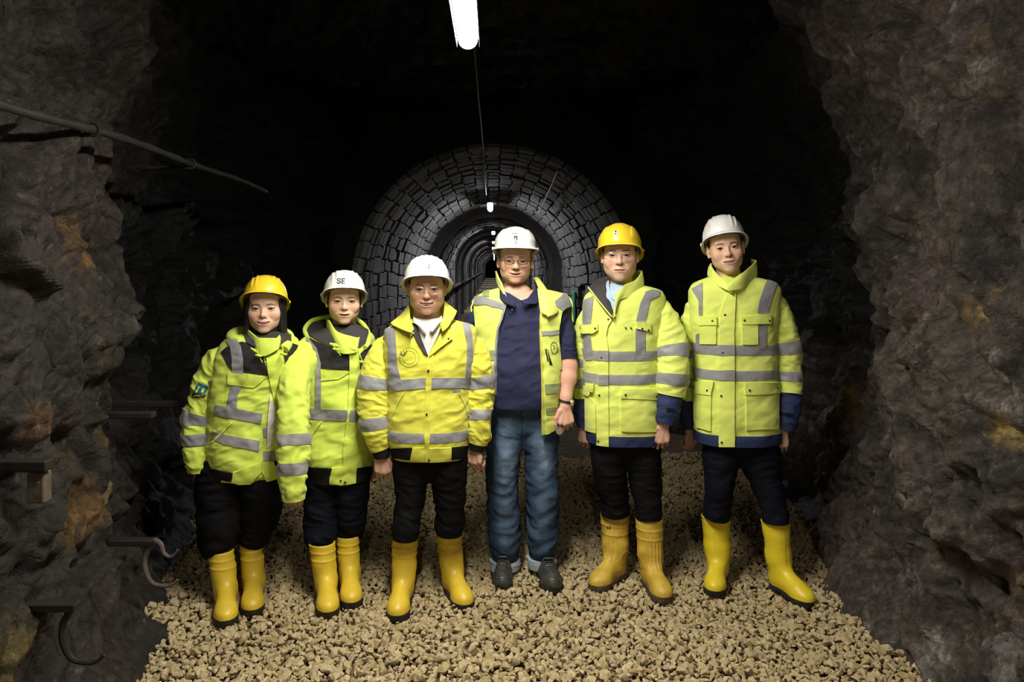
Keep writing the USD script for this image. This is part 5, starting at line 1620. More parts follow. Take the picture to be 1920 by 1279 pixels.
dec(jk, sf, "reflective_band", "reflective", [C1([(652, 412), (690, 398), (735, 452), (756, 530), (757, 772), (728, 772), (728, 560), (712, 515), (690, 468)]), C1([(690, 765), (955, 781), (955, 832), (760, 829), (690, 820)])], 0.005)
dec(jk, sf, "hood_lining", "lining_grey", [C1([(690, 280), (990, 280), (1000, 380), (985, 425), (940, 462), (860, 468), (760, 425), (690, 385)])], 0.009, label="black lining inside the hood")
dec(jk, sf, "placket", "hivis_green", [C1([(902, 455), (952, 455), (955, 560), (948, 800), (938, 1082), (935, 1155), (880, 1165), (868, 1165), (872, 1000), (893, 800), (905, 560)])], 0.009)
dec(jk, sf, "reflective_band", "reflective", [C1([(905, 780), (952, 782), (952, 832), (902, 832)])], 0.012)
dec(jk, sf, "hem_flap", "hivis_green", [C1([(812, 1078), (872, 1070), (868, 1165), (800, 1152)])], 0.010)
dec(jk, sf, "pocket_flap", "hivis_green", [C1([(756, 566), (900, 578), (880, 598), (848, 618), (756, 624)])], 0.008)
dec(jk, sf, "zip", "hivis_lime", [stroke(C1([(686, 945), (720, 890), (762, 832)]), 2.4), stroke(C1([(926, 460), (926, 520)]), 2.0)], 0.011)
dec(jk, sf, "knit_hem", "knit_black", [C1([(680, 1072), (812, 1080), (800, 1166), (680, 1166)]), C1([(938, 1080), (1030, 1066), (1030, 1166), (934, 1166)])], 0.006, label="black knitted hem")
snaps(jk, sf, C1([(858, 1142)]), lift=0.010); snaps(jk, sf, C1([(880, 1148)]), lift=0.010)
obj(jk, "collar", sheet([pline([(614, 640, .06), (622, 652, -.09), (650, 664, -.15), (668, 660, -.14), (674, 645, .03)], D), pline([(615, 620, .07), (619, 624, -.08), (644, 646, -.14), (670, 647, -.135), (675, 632, .03)], D), pline([(617, 602, .08), (616, 600, -.05), (636, 624, -.115), (672, 634, -.12), (676, 618, .03)], D)], 0.009, 44, 12, 0.003, 5), "hivis_green", smooth=50)
hoodp = [(668, 655, -.14), (640, 650, -.13), (606, 641, -.10), (578, 632, -.05), (572, 616, .02), (584, 602, .08), (608, 595, .13), (640, 592, .17), (670, 600, .14), (688, 618, .06), (693, 638, -.03), (684, 652, -.10)]
obj(jk, "hood", tube(spline(pline(hoodp, D), 70), 0.012, 10), "hivis_green", smooth=60, label="neon edge of the folded-back hood")
ring = spline(pline(hoodp, D), 60); cen = ring.mean(0) + [0, 0.0, -0.03]
obj(jk, "hood_lining", sheet([ring + [0, 0.004, -0.004], ring * 0.6 + cen * 0.4 + [0, 0.01, -0.045], ring * 0.3 + cen * 0.7 + [0, 0.0, -0.03]], 0.006, 60, 12), "lining_grey", smooth=50, label="black lining of the hood")
cord(jk, D, [(626, 648, -.145), (629, 655, -.155), (635, 662, -.16), (639, 667, -.16)], toggle=(630, 655, -.16))
cord(jk, D, [(672, 655, -.13), (676, 668, -.145), (679, 678, -.15)], toggle=(679, 679, -.155))

# ---- 3: white helmet, yellow bomber jacket, rimless glasses
D = 3.70
t = person(805, D, "smiling person in rimless glasses, white shirt and bright yellow bomber jacket with knitted cuffs")
C2 = crop(640, 460, 2.9065)
h = dict(at_eye(D - 0.02, 800, 543, (1.13, 1.10, 1.08), yaw=0, roll=0, pitch=5), smile=0.95, open=0.0048, jaw=0.98, fat=0.004, face=0.99, crescent=0.001, nose=1.15, nose_out=-0.005, eye_open=0.0029, brow_mat="brow_pale", brow_w=0.0032, brow=0.9,
         skin=(0.60, 0.36, 0.25), skin_hand=(0.60, 0.34, 0.25), lip=(0.357, 0.136, 0.102), stubble=0.3)
hd = hand_mesh(P(715, 852, D - 0.05), R=rot([0, 1, 0], -6) @ rot([0, 0, 1], 8), key="relaxed", scale=0.97)
hd2 = hand_mesh(P(893, 836, D - 0.04), True, R=rot([0, 1, 0], 6) @ rot([0, 0, 1], -35), key="relaxed", scale=0.92)
B = skeleton(D, ((725, 658, 0), (878, 655, 0)), ((702, 755, 0), (900, 750, 0)), ((715, 848, -.05), (893, 832, -.04)), ((775, 860, .02), (832, 860, .02)), ((765, 960, 0), (845, 955, .02)), ((755, 3.69, (760, 1008)), (850, 3.79, (842, 1000))), (802, 615, .02))
b = finish_body(t, h, [hd, hd2], B)
obj(t, "hair", hair_mesh(h, "short"), "hair_brown", smooth=60)
hat, hs = helmet(t, h, "helmet_white", "many", pitch=-22, scale=1.0, wide=1.0, lift=-0.016)
dec(hat, hs, "badge", "sticker_white", [[(800, 495.5), (808, 495.5), (808, 506.5), (800, 506.5)]], 0.0016, 0.8)
dec(hat, hs, "badge_mark", "print_black", [[(802.5, 496.8), (807, 496.8), (804.6, 500)], [(802, 501.2), (805, 501.2), (805, 503.8), (802, 503.8)]], 0.0026, 0.8)
glasses(b, h, "frame_metal", r=0.0195, rim=0.0009, rimless=True, zc=-0.003, label="thin rimless glasses")
trousers(t, D, [(838, 734, 878, .135), (865, 736, 876, .112), (880, 737, 876, .112)],
         [[(774, 832, 34, 0), (772, 870, 35, 0), (770, 920, 30, -.01), (764, 965, 26, -.02), (761, 990, 26.5, -.03), (760, 1009, 24, -.03)], [(840, 832, 34, 0), (841, 870, 35, 0), (844, 920, 31, .01), (845, 960, 27.5, .02), (843, 985, 27.5, .03), (842, 1001, 24, .03)]], "trouser_black", 24, 0.7)
boot(t, 755, 3.69, -3, (760, 1008), 0.067, "boot_yellow")
boot(t, 850, 3.79, 20, (842, 1000), 0.068, "boot_yellow")
sf = torso(D, [(599, 772, 836, .055), (606, 750, 866, .08), (613, 734, 885, .105), (624, 722, 891, .12), (660, 717, 892, .14), (720, 722, 884, .15), (780, 728, 880, .16), (820, 729, 879, .16), (845, 731, 877, .15), (866, 738, 872, .135)], 91, 0.8)
jk = obj(t, "jacket", sf.mesh(), "hivis_yellow", smooth=60)
s1 = sleeve(D, [(740, 646, 20, .01), (718, 662, 25, 0), (706, 695, 27, -.02), (700, 735, 30, -.03), (701, 775, 28, -.04), (705, 810, 25, -.05), (711, 833, 21, -.05), (714, 843, 18, -.05)], 71, 1.15)
s2 = sleeve(D, [(864, 646, 20, .01), (886, 660, 25, 0), (896, 695, 25, -.02), (901, 735, 25, -.02), (901, 775, 23, -.03), (901, 803, 22, -.04), (898, 822, 20, -.04), (896, 832, 17, -.04)], 72, 1.15)
for s in (s1, s2):
    obj(jk, "sleeve", s.mesh(), "hivis_yellow", smooth=60)
obj(jk, "cuff", sleeve(D, [(712, 838, 17, -.05), (715, 850, 15.5, -.05), (716, 859, 14, -.05)], 3, 0.3, 32, 20).mesh(), "knit_black", smooth=60, label="black knitted cuff")
obj(jk, "cuff", sleeve(D, [(898, 826, 17, -.04), (895, 836, 15, -.04), (893, 845, 13.5, -.04)], 4, 0.3, 32, 20).mesh(), "knit_black", smooth=60, label="black knitted cuff")
for s, ys_ in ((s1, ((706, 729), (783, 804))), (s2, ((704, 727), (767, 787)))):
    for y0, y1 in ys_:
        obj(jk, "reflective_band", s.band(srow(s, y0), srow(s, y1)), "reflective", smooth=40)
dec(jk, sf, "reflective_band", "reflective", [C2([(238, 456), (292, 448), (301, 560), (305, 650), (328, 738), (320, 792), (268, 796), (258, 700), (258, 560)]), C2([(660, 428), (702, 432), (713, 520), (713, 640), (690, 780), (665, 780), (682, 640), (684, 540)]),
                                               C2([(266, 742), (328, 733), (466, 722), (694, 722), (694, 777), (466, 780), (330, 790), (266, 796)])], 0.005)
obj(jk, "reflective_band", sf.band(row_at(sf, 829), row_at(sf, 810.5)), "reflective", smooth=40)
dec(jk, sf, "placket", "hivis_yellow", [C2([(472, 600), (505, 585), (492, 700), (485, 1000), (480, 1105), (600, 1102), (596, 1172), (485, 1182), (457, 1176), (452, 1000), (460, 760)])], 0.008)
dec(jk, sf, "hem_flap", "hivis_yellow", [C2([(388, 1105), (455, 1100), (455, 1176), (376, 1170)])], 0.007)
dec(jk, sf, "knit_hem", "knit_black", [C2([(266, 1108), (388, 1103), (378, 1170), (268, 1158)]), C2([(598, 1102), (694, 1092), (690, 1160), (595, 1170)])], 0.005, label="black knitted hem")
dec(jk, sf, "shirt", "shirt_white", [C2([(395, 388), (470, 350), (545, 388), (532, 470), (500, 545), (473, 602), (430, 520)])], 0.006, label="white shirt in the open neck")
dec(jk, sf, "jacket_lining", "lining_grey", [C2([(378, 440), (408, 420), (440, 515), (474, 604), (452, 590), (400, 500)]), C2([(550, 430), (575, 450), (520, 560), (490, 590), (525, 500)])], 0.010, label="dark lining at the open neck")
dec(jk, sf, "lapel", "hivis_yellow", [C2([(500, 560), (560, 450), (600, 470), (604, 512), (540, 560), (478, 612)])], 0.016)
sh = [pline([(775, 590, -.02), (776, 600, -.12), (790, 608, -.14)], D), pline([(778, 601, -.10), (783, 612, -.135), (798, 618, -.15)], D)]
obj(jk, "shirt_collar", sheet([pline([(776, 594, -.06), (786, 604, -.115), (800, 620, -.14)], D), pline([(776, 606, -.11), (787, 613, -.15), (797, 624, -.16)], D)], 0.006, 20, 8), "shirt_white", smooth=50)
obj(jk, "shirt_collar", sheet([pline([(828, 592, -.06), (817, 604, -.115), (804, 620, -.14)], D), pline([(827, 604, -.11), (818, 612, -.15), (811, 622, -.16)], D)], 0.006, 20, 8), "shirt_white", smooth=50)
obj(jk, "collar", sheet([pline([(768, 574, .02), (768, 590, -.08), (772, 606, -.135), (776, 616, -.16)], D), pline([(755, 588, .0), (755, 600, -.08), (762, 613, -.14), (773, 622, -.165)], D), pline([(733, 607, -.06), (740, 612, -.10), (756, 619, -.14), (772, 624, -.165)], D)], 0.009, 30, 14, 0.003, 7), "hivis_yellow", smooth=50)
obj(jk, "collar", sheet([pline([(833, 566, .02), (833, 584, -.08), (829, 600, -.135), (826, 608, -.16)], D), pline([(846, 576, .0), (843, 592, -.08), (836, 606, -.14), (828, 618, -.165)], D), pline([(856, 582, -.05), (850, 596, -.09), (840, 612, -.14), (829, 622, -.165)], D)], 0.009, 30, 14, 0.003, 8), "hivis_yellow", smooth=50)
obj(jk, "collar", sheet([pline([(767, 574, .02), (772, 568, .09), (800, 562, .13), (828, 564, .09), (834, 566, .02)], D), pline([(752, 592, .01), (766, 596, .10), (800, 596, .15), (836, 594, .10), (850, 588, .01)], D)], 0.009, 30, 10), "hivis_yellow", smooth=50)
snaps(jk, sf, C2([(475, 682), (466, 921), (478, 1166)]), lift=0.008); snaps(jk, sf, C2([(391, 482)]), mat="button_white", lift=0.010); snaps(jk, sf, C2([(581, 512)]), lift=0.016, r=0.0045)
from shapely.geometry import Point as _Pt
ex, ey = C2([(371, 610)])[0]
for ra, rb_ in ((18.6, 17.4), (12.6, 11.8)):
    obj(jk, "emblem", decal(sf, _Pt(ex, ey).buffer(ra).difference(_Pt(ex, ey).buffer(rb_)), 0.0015, 1.5), "print_olive", smooth=40)
dec(jk, sf, "emblem", "print_dark", [stroke(C2([(318, 592), (340, 600), (352, 588)]), 1.6), stroke(C2([(340, 575), (346, 592), (358, 580), (356, 572)]), 1.3), stroke(C2([(322, 578), (334, 596)]), 1.2)], 0.002, 1.5)
dec(jk, sf, "label_tag", "reflective", [C2([(605, 786), (650, 786), (650, 800), (605, 800)])], 0.002, 2)
dec(jk, sf, "seam", "hivis_lime", [stroke(C2([(278, 930), (310, 860), (345, 800)]), 1.2), stroke(C2([(690, 930), (668, 860), (640, 806)]), 1.2)], 0.006)

# ---- 4: navy polo, open vest, jeans
D = 3.99
t = person(985, D, "tall smiling person in dark-rimmed glasses, navy polo shirt, open hi-vis vest and blue jeans")
C4 = crop(860, 500, 3.875)
h = dict(at_eye(D - 0.02, 967.2, 489.7, (1.14, 1.08, 1.03), yaw=2, roll=-1, pitch=2), smile=1.0, open=0.0016, jaw=0.90, face=0.95, fat=0.001, nose=1.15, nose_out=0.002, eye_open=0.0026, brow_mat="brow_pale", brow_w=0.0032, brow=1.15,
         skin=(0.66, 0.41, 0.30), skin_hand=(0.66, 0.36, 0.27), lip=(0.425, 0.170, 0.136), flush=(0.0, 0.24, 0.24))
grip = hand_mesh(P(1060, 760, D - 0.145), True, R=rot([0, 0, 1], 10) @ rot([1, 0, 0], -14), key="grip", curl=(52, 78, 45), grip=1.0)
hd = hand_mesh(P(884, 770, D + 0.04), key="relaxed")
B = skeleton(D, ((905, 590, .0), (1048, 590, .0)), ((884, 690, .05), (1065, 690, -.07)), ((884, 762, .04), (1060, 752, -.14)), ((950, 790, .02), (1010, 790, .02)), ((945, 925, 0), (1018, 925, 0)), ((946, 4.0, (948, 1040)), (1023, 3.98, (1016, 1038))), (966, 555, .02))
_a = [P(1061, 640, D - .05), P(1065, 686, D - .07), P(1065, 708, D - .09), P(1061, 745, D - .13), P(1060, 754, D - .14)]
arm = nets(lambda p: smin(smin(cap(p, _a[0], _a[1], 0.044, 0.046), cap(p, _a[1], _a[2], 0.0475, 0.0455), 0.02), smin(cap(p, _a[2], _a[3], 0.0445, 0.0300), cap(p, _a[3], _a[4], 0.0300, 0.0265), 0.02), 0.02), _a[0] + [-.075, -.2, -.40], _a[0] + [.085, .075, .07], 0.0042)
throat = nets(lambda p: ell(p, P(969, 556, D - 0.010), (0.088, 0.078, 0.075)), P(969, 556, D - 0.010) - 0.12, P(969, 556, D - 0.010) + 0.12, 0.006)
b = finish_body(t, h, [hd, grip, arm, throat], B)
obj(t, "hair", hair_mesh(h, "short"), "hair_grey", smooth=60)
hat, hs = helmet(t, h, "helmet_white", "panel", pitch=-10, scale=1.0, visor=0.050, lift=0.016, wide=0.97, dip=0.008)
dec(hat, hs, "badge_mark", "print_black", [[(962.2, 442.5), (970, 442.5), (970, 450.2), (967.8, 450.2), (967.8, 445), (966, 445), (966, 448.8), (964, 448.8), (964, 444.4)]], 0.0016, 0.8)
dec(hat, hs, "badge_mark", "print_grey", [[(963.5, 451), (970, 451), (970, 452.6), (963.5, 452.6)], [(963.8, 453.6), (970.3, 453.6), (970.3, 457.6), (963.8, 457.6)], [(959.8, 451), (960.8, 451), (960.8, 458), (959.8, 458)], [(958.5, 437.2), (970.5, 437.2), (970.5, 438.8), (958.5, 438.8)]], 0.0016, 0.8)
glasses(b, h, "frame_dark", r=0.0185, rim=0.0017, width=0.062, zc=-0.003, label="dark oval-rimmed glasses")
jn, pel, lg = trousers(t, D, [(750, 908, 1046, .15), (785, 912, 1046, .112), (815, 914, 1044, .112)],
                       [[(952, 760, 34, 0), (950, 800, 36, 0), (944, 860, 33, -.01), (942, 930, 29, .0), (946, 990, 30, .02), (947, 1042, 25, .03)], [(1008, 760, 34, 0), (1010, 800, 36, 0), (1016, 860, 31, -.01), (1017, 930, 29, -.01), (1018, 990, 29, .01), (1016, 1038, 24, .02)]], "denim_tint", 34, 0.85, "jeans")
for k, (c_, hw, e) in enumerate((((947, 1046), 29, .03), ((1016, 1042), 27.5, .02))):
    obj(jn, "turn_up", sleeve(D, [(c_[0], c_[1] + 2, hw, e), (c_[0], c_[1] + 9, hw, e), (c_[0] + 0.5, c_[1] + 19, hw - 1, e)], 5 + k, 0.4, 44, 24, 1.0).mesh(), "denim_pale", smooth=60, label="pale turned-up cuff")
dec(jn, pel, "fly", "denim", [stroke([(977, 772), (979, 800), (977, 828)], 2.2)], 0.005)


def shoe(parent, ax, dA, yaw):
    x0 = (ax - VX) * dA / F
    Rz = rot([0, 0, 1], yaw)
    toe = -0.205

    def up(p):
        d = cap(p, (0, 0.02, 0.055), (0, toe * 0.62, 0.050), 0.043, 0.044)
        d = smin(d, ell(p, (0.003, toe + 0.055, 0.048), (0.054, 0.062, 0.044)), 0.025)
        d = smin(d, cap(p, (0, 0.005, 0.07), (0, 0.012, 0.14), 0.044, 0.046), 0.05)
        d = smin(d, cap(p, (0, -0.02, 0.105), (0, -0.10, 0.078), 0.030, 0.030), 0.02)
        d = d - 0.003 * np.exp(-((np.hypot(p[:, 0], (p[:, 1] + 0.135)) - 0.062) / 0.004) ** 2) * (p[:, 2] > 0.05)
        d = d + 0.002 * sn(p, 30, 3, 2)
        return np.maximum(np.maximum(d, p[:, 2] - 0.135), 0.028 - p[:, 2])
    w = lambda q: np.asarray(q) @ Rz.T + [x0, dA, 0.016]
    v, f = nets(up, (-0.075, toe - 0.04, 0.0), (0.075, 0.09, 0.16), 0.0038)
    s = obj(parent, "shoe", (w(v), f), "leather_black", smooth=45)

    def so(p):
        q = p * np.array([1, 1, 0], np.float32)
        d = smin(cap(q, (0, 0.022, 0), (0, toe * 0.6, 0), 0.046, 0.047), np.linalg.norm(q - np.array([0.003, toe + 0.057, 0], np.float32), axis=1) - 0.0575, 0.01)
        d = np.maximum(d, np.abs(p[:, 2] - 0.016) - 0.016)
        return np.maximum(d, -np.maximum(np.abs(((p[:, 1] + 0.5) % 0.018) - 0.009) - 0.0028, p[:, 2] - 0.009))
    v, f = nets(so, (-0.075, toe - 0.03, -0.006), (0.075, 0.09, 0.042), 0.0038)
    obj(s, "sole", (w(v), f), "sole_black", smooth=45)
    ls = []
    for k in range(4):
        y = -0.105 + k * 0.022; z = 0.108 + k * 0.012
        ls.append(tube(w(spline([(-0.027, y + 0.004, z - 0.012), (-0.012, y, z + 0.001), (0.012, y - 0.002, z + 0.001), (0.027, y + 0.004, z - 0.012)], 12)), 0.0024, 6))
        ls.append(tube(w(spline([(-0.026, y + 0.004, z - 0.012), (0.0, y + 0.010, z + 0.004), (0.026, y + 0.022, z)], 12)), 0.0022, 6))
    obj(s, "lace", join(ls), "lace_grey", smooth=50)
    obj(s, "tongue", (lambda m: (w(m[0]), m[1]))(box((0, -0.055, 0.122), (0.044, 0.085, 0.012), 0.004, rot([1, 0, 0], -28))), "leather_black", smooth=40)
    return s


shoe(t, 946, 4.00, -6)
shoe(t, 1023, 3.98, 8)
rows4 = [(545, 938, 1004, .055), (551, 916, 1036, .08), (558, 900, 1058, .105), (568, 889, 1066, .12), (600, 888, 1067, .14), (650, 896, 1058, .155), (700, 902, 1052, .185), (740, 906, 1050, .195), (770, 908, 1049, .185), (826, 910, 1050, .165)]
sfp = torso(D, rows4, 113, 0.75)
kp = int(np.searchsorted(sfp.z, EYE - (769 - VY) * (D - .18) / F))
sp = Surf(sfp.G[:, kp:])
po = obj(t, "polo_shirt", sp.mesh(), "polo_navy", smooth=60)
s1 = sleeve(D, [(908, 588, 19, 0), (894, 604, 20, 0), (886, 640, 19, .02), (884, 690, 18, .05)], 81)
s2 = sleeve(D, [(1034, 588, 19, 0), (1052, 606, 21, -.02), (1060, 640, 20, -.05), (1062, 660, 20, -.06), (1063, 674, 19.5, -.07)], 82, 0.8)
for s in (s1, s2):
    obj(po, "sleeve", s.mesh(), "polo_navy", smooth=60)
obj(po, "collar", sheet([pline([(940, 528, .04), (938, 545, -.08), (952, 558, -.15), (968, 566, -.16)], D), pline([(936, 540, .03), (936, 556, -.10), (948, 568, -.16), (962, 574, -.17)], D)], 0.006, 24, 8), "polo_navy", smooth=50)
obj(po, "collar", sheet([pline([(1002, 524, .04), (1004, 542, -.08), (992, 558, -.14), (976, 564, -.16)], D), pline([(1006, 536, .03), (1010, 556, -.10), (1004, 570, -.15), (982, 570, -.17)], D)], 0.006, 24, 8), "polo_navy", smooth=50)
dec(po, sp, "placket", "polo_navy", [C4([(388, 262), (420, 280), (402, 330), (372, 352), (360, 340), (376, 300)])], 0.005)
snaps(po, sp, C4([(388, 312)]), r=0.0042, mat="button_white", lift=0.006)
neck_skin = C4([(358, 190), (450, 246), (490, 248), (556, 160), (520, 130), (380, 120)])
obj(b, "neckline", decal(sp, neck_skin, 0.003, 2.5), "skin_plain", smooth=40, label="bare throat in the open collar")
vp = obj(t, "vest", decal(sfp, C4([(318, 168), (352, 262), (318, 360), (292, 450), (276, 600), (272, 760), (272, 880), (262, 1000), (170, 1010), (175, 720), (140, 510), (126, 300), (130, 225), (180, 150), (262, 112)]), 0.016, 3, 0.004), "hivis_lime", smooth=45)
obj(vp, "front_panel", decal(sfp, C4([(560, 128), (592, 340), (588, 480), (602, 800), (608, 1216), (640, 1212), (722, 1160), (744, 1000), (728, 700), (716, 480), (742, 330), (800, 290), (760, 210), (640, 150)]), 0.016, 3, 0.004), "hivis_lime", smooth=45)
# the back of the vest wraps round behind
nu_ = sfp.G.shape[0]; k0 = int(nu_ * 0.24); k1 = int(nu_ * 0.76)
g = sfp.G[k0:k1, 8:118] + sfp.N[k0:k1, 8:118] * 0.012
obj(vp, "back_panel", fix(shell(g, sfp.G[k0:k1, 8:118] + sfp.N[k0:k1, 8:118] * 0.004)), "hivis_lime", smooth=45)
dec(vp, sfp, "edge_binding", "reflective", [stroke(C4([(322, 172), (352, 262), (318, 360), (292, 450), (276, 600), (272, 760), (268, 930)]), 3.6)], 0.020)
dec(vp, sfp, "edge_binding", "hivis_yellow", [stroke(C4([(592, 340), (588, 480), (602, 800), (608, 1216)]), 1.6)], 0.020)
dec(vp, sfp, "reflective_band", "reflective", [C4([(130, 236), (195, 236), (240, 252), (285, 262), (338, 276), (326, 318), (270, 300), (235, 290), (130, 276)]), C4([(594, 480), (716, 456), (716, 492), (598, 508)]), C4([(690, 262), (768, 208), (800, 282), (742, 325), (700, 290)])], 0.021)
dec(vp, sfp, "reflective_band", "reflective_olive", [C4([(192, 138), (244, 124), (232, 180), (228, 236), (182, 236)]), C4([(172, 608), (268, 612), (270, 682), (178, 676)]), C4([(205, 775), (272, 770), (272, 840), (215, 840)]), C4([(615, 854), (726, 842), (728, 912), (620, 924)]), C4([(622, 1018), (722, 1010), (722, 1076), (626, 1082)])], 0.021)
obj(vp, "collar", sheet([pline([(1000, 522, .02), (1008, 536, -.06), (1014, 560, -.12), (1014, 586, -.17)], D), pline([(1005, 520, .01), (1020, 545, -.08), (1028, 570, -.15), (1026, 592, -.18)], D), pline([(1012, 526, .0), (1030, 552, -.06), (1046, 580, -.12), (1026, 594, -.185)], D)], 0.008, 30, 14, 0.002), "hivis_lime", smooth=50)
obj(vp, "collar", sheet([pline([(930, 508, .06), (934, 520, -.02), (940, 532, -.10)], D), pline([(932, 528, .05), (938, 540, -.07), (946, 552, -.14)], D)], 0.010, 20, 8), "hivis_lime", smooth=50)
dec(vp, sfp, "zip", "print_black", [stroke(C4([(622, 600), (630, 640), (636, 685)]), 2.0), C4([(636, 600), (650, 660), (668, 712), (648, 712)])], 0.020)
ex, ey = C4([(680, 588)])[0]
obj(vp, "emblem", decal(sfp, _Poly([(ex + 6 * math.cos(a), ey + 11 * math.sin(a)) for a in np.linspace(0, 6.28, 30)]).difference(_Poly([(ex + 5 * math.cos(a), ey + 10 * math.sin(a)) for a in np.linspace(0, 6.28, 30)])), 0.018, 1.5), "print_dark", smooth=40)
dec(vp, sfp, "emblem", "print_dark", [stroke([(ex - 2, ey - 4), (ex + 1, ey), (ex - 1, ey + 4)], 1.3)], 0.018, 1.5)
snaps(vp, sfp, C4([(700, 352)]), r=0.006, mat="reflective", lift=0.018)
w0 = P(1060.5, 752, D - .135)
a_ = np.linspace(0, 2 * np.pi, 40)
wt = obj(t, "watch", tube([w0 + [0.031 * math.cos(a), 0.030 * math.sin(a), -0.006 * math.cos(a)] for a in a_], 0.0065, 8, False), "strap_black", smooth=True, label="black watch strap")
obj(wt, "watch_case", disc(w0 + [0.031, -0.012, -0.008], (1, -0.45, -0.15), 0.018, 0.009, 24), "watch_gold", smooth=40, label="gold watch case")
tl_c = P(1049, 806, D - .215)
tor = thing("torch", "small black torch with a pale lens held in the hand below the wristwatch", "torch", tl_c)
ax_ = np.array([-0.10, -1.0, -0.10]); ax_ /= np.linalg.norm(ax_)
pt = lambda s: tl_c + ax_ * s
obj(tor, "barrel", tube([pt(-0.10), pt(-0.098), pt(-0.02), pt(-0.005), pt(0.018), pt(0.022)], [0.010, 0.0125, 0.0125, 0.0185, 0.0195, 0.0185], 20), "torch_body", smooth=40)
obj(tor, "bezel", tube([pt(0.021), pt(0.026)], [0.0185, 0.0180], 20), "frame_metal", smooth=40)
obj(tor, "lens", disc(pt(0.0262), ax_, 0.0145, 0.001, 20), "torch_lens", smooth=40)

# ---- 5: yellow helmet, lime coat, blue shirt
D = 3.93
t = person(1172, D, "person in yellow hard hat and glasses, lime coat open over a pale blue shirt")
C3 = crop(1050, 390, 2.6104)
h = dict(at_eye(D - 0.02, 1161.2, 478.6, (1.15, 1.10, 1.15), yaw=-2, roll=1, pitch=3), smile=0.15, open=0.0, jaw=0.95, fat=0.002, face=0.99, nose=1.08, nose_out=-0.003, eye_open=0.0026, brow_mat="brow_pale", brow_w=0.0032, brow=0.9,
         skin=(0.68, 0.43, 0.32), skin_hand=(0.63, 0.37, 0.28), lip=(0.442, 0.196, 0.153), stubble=0.25)
hd = hand_mesh(P(1244, 795, D - 0.14), True, R=rot([0, 1, 0], 8) @ rot([0, 0, 1], -10), key="relaxed")
hd2 = hand_mesh(P(1095, 798, D + 0.13), R=rot([0, 1, 0], -6), key="relaxed", scale=0.95)
B = skeleton(D, ((1110, 590, .01), (1228, 585, .0)), ((1094, 690, .11), (1262, 690, -.09)), ((1095, 792, .13), (1246, 790, -.14)), ((1140, 820, .02), (1200, 820, .02)), ((1150, 930, .02), (1212, 930, -.02)), ((1152, 3.97, (1153, 961)), (1222, 3.88, (1217, 970))), (1162, 548, .02))
b = finish_body(t, h, [hd, hd2], B)
obj(t, "hair", hair_mesh(h, "short"), "hair_black", smooth=60)
hat, hs = helmet(t, h, "helmet_yellow", "panel", pitch=-17, scale=1.0, wide=0.97, visor=0.034, lift=-0.018)
dec(hat, hs, "badge", "sticker_white", [[(1151, 432.2), (1158, 432.2), (1158, 440.5), (1151, 440.5)]], 0.0016, 0.8)
dec(hat, hs, "badge_mark", "print_black", [[(1153, 432.9), (1156, 432.9), (1156, 435.4), (1153, 435.4)], [(1153, 437.4), (1156, 437.4), (1156, 439.6), (1153, 439.6)]], 0.0026, 0.8)
glasses(b, h, "frame_metal", r=0.0205, rim=0.0009, rimless=True, zc=-0.003, label="thin rimless glasses")
trousers(t, D, [(815, 1102, 1240, .14), (838, 1104, 1240, .112), (852, 1105, 1240, .112)],
         [[(1142, 808, 33, .01), (1141, 850, 35, .01), (1145, 900, 30, .02), (1151, 935, 26.5, .04), (1153, 962, 26.5, .05)], [(1203, 808, 33, 0), (1205, 850, 34, 0), (1210, 905, 28.5, -.01), (1214, 945, 25.5, -.02), (1216, 970, 24.5, -.02)]], "trouser_black", 44, 0.7)
boot(t, 1152, 3.97, -42, (1153, 961), 0.080, "boot_worn", "rib", "sole_brown", num=("42", (1141, 989), 5.0))
boot(t, 1222, 3.88, 6, (1217, 970), 0.074, "boot_worn", "rib", "sole_brown")
sf = torso(D, [(534, 1142, 1196, .055), (541, 1122, 1228, .085), (548, 1106, 1242, .11), (560, 1096, 1247, .125), (600, 1093, 1247, .145), (660, 1096, 1236, .155), (720, 1098, 1233, .16), (780, 1098, 1237, .165), (820, 1099, 1241, .16), (838, 1101, 1241, .155)], 131, 0.6)
jk = obj(t, "coat", sf.mesh(), "hivis_lime", smooth=60)
s1 = sleeve(D, [(1118, 582, 20, .02), (1104, 602, 22, .05), (1096, 650, 23, .10), (1092, 700, 21, .12), (1094, 744, 19, .13)], 91, 0.8)
s2 = sleeve(D, [(1216, 574, 22, 0), (1240, 594, 27, -.03), (1255, 630, 30, -.07), (1262, 665, 31, -.10), (1262, 705, 30, -.12), (1258, 741, 26, -.13)], 92, 0.9)
for s in (s1, s2):
    obj(jk, "sleeve", s.mesh(), "hivis_lime", smooth=60)
obj(jk, "cuff", sleeve(D, [(1094, 736, 17, .13), (1095, 765, 18, .13), (1096, 800, 14.5, .13)], 93, 0.8, 40, 50).mesh(), "cuff_navy", smooth=60, label="navy lower sleeve")
c5 = sleeve(D, [(1258, 733, 23.0, -.13), (1253, 765, 22, -.14), (1247, 793, 19.5, -.14)], 94, 0.8, 40, 50)
obj(jk, "cuff", c5.mesh(), "cuff_navy", smooth=60, label="navy lower sleeve")
dec(jk, c5, "cuff_strap", "knit_black", [[(1250, 765), (1262, 766), (1262, 771), (1250, 772)]], 0.004, 2)
for s, ys_ in ((s2, ((650, 670), (701, 722))), (s1, ((668, 684), (706, 724)))):
    for y0, y1 in ys_:
        obj(jk, "reflective_band", s.band(srow(s, y0), srow(s, y1)), "reflective", smooth=40)
obj(jk, "hem_band", sf.band(0, row_at(sf, 817), 0.004), "cuff_navy", smooth=40, label="navy hem band")
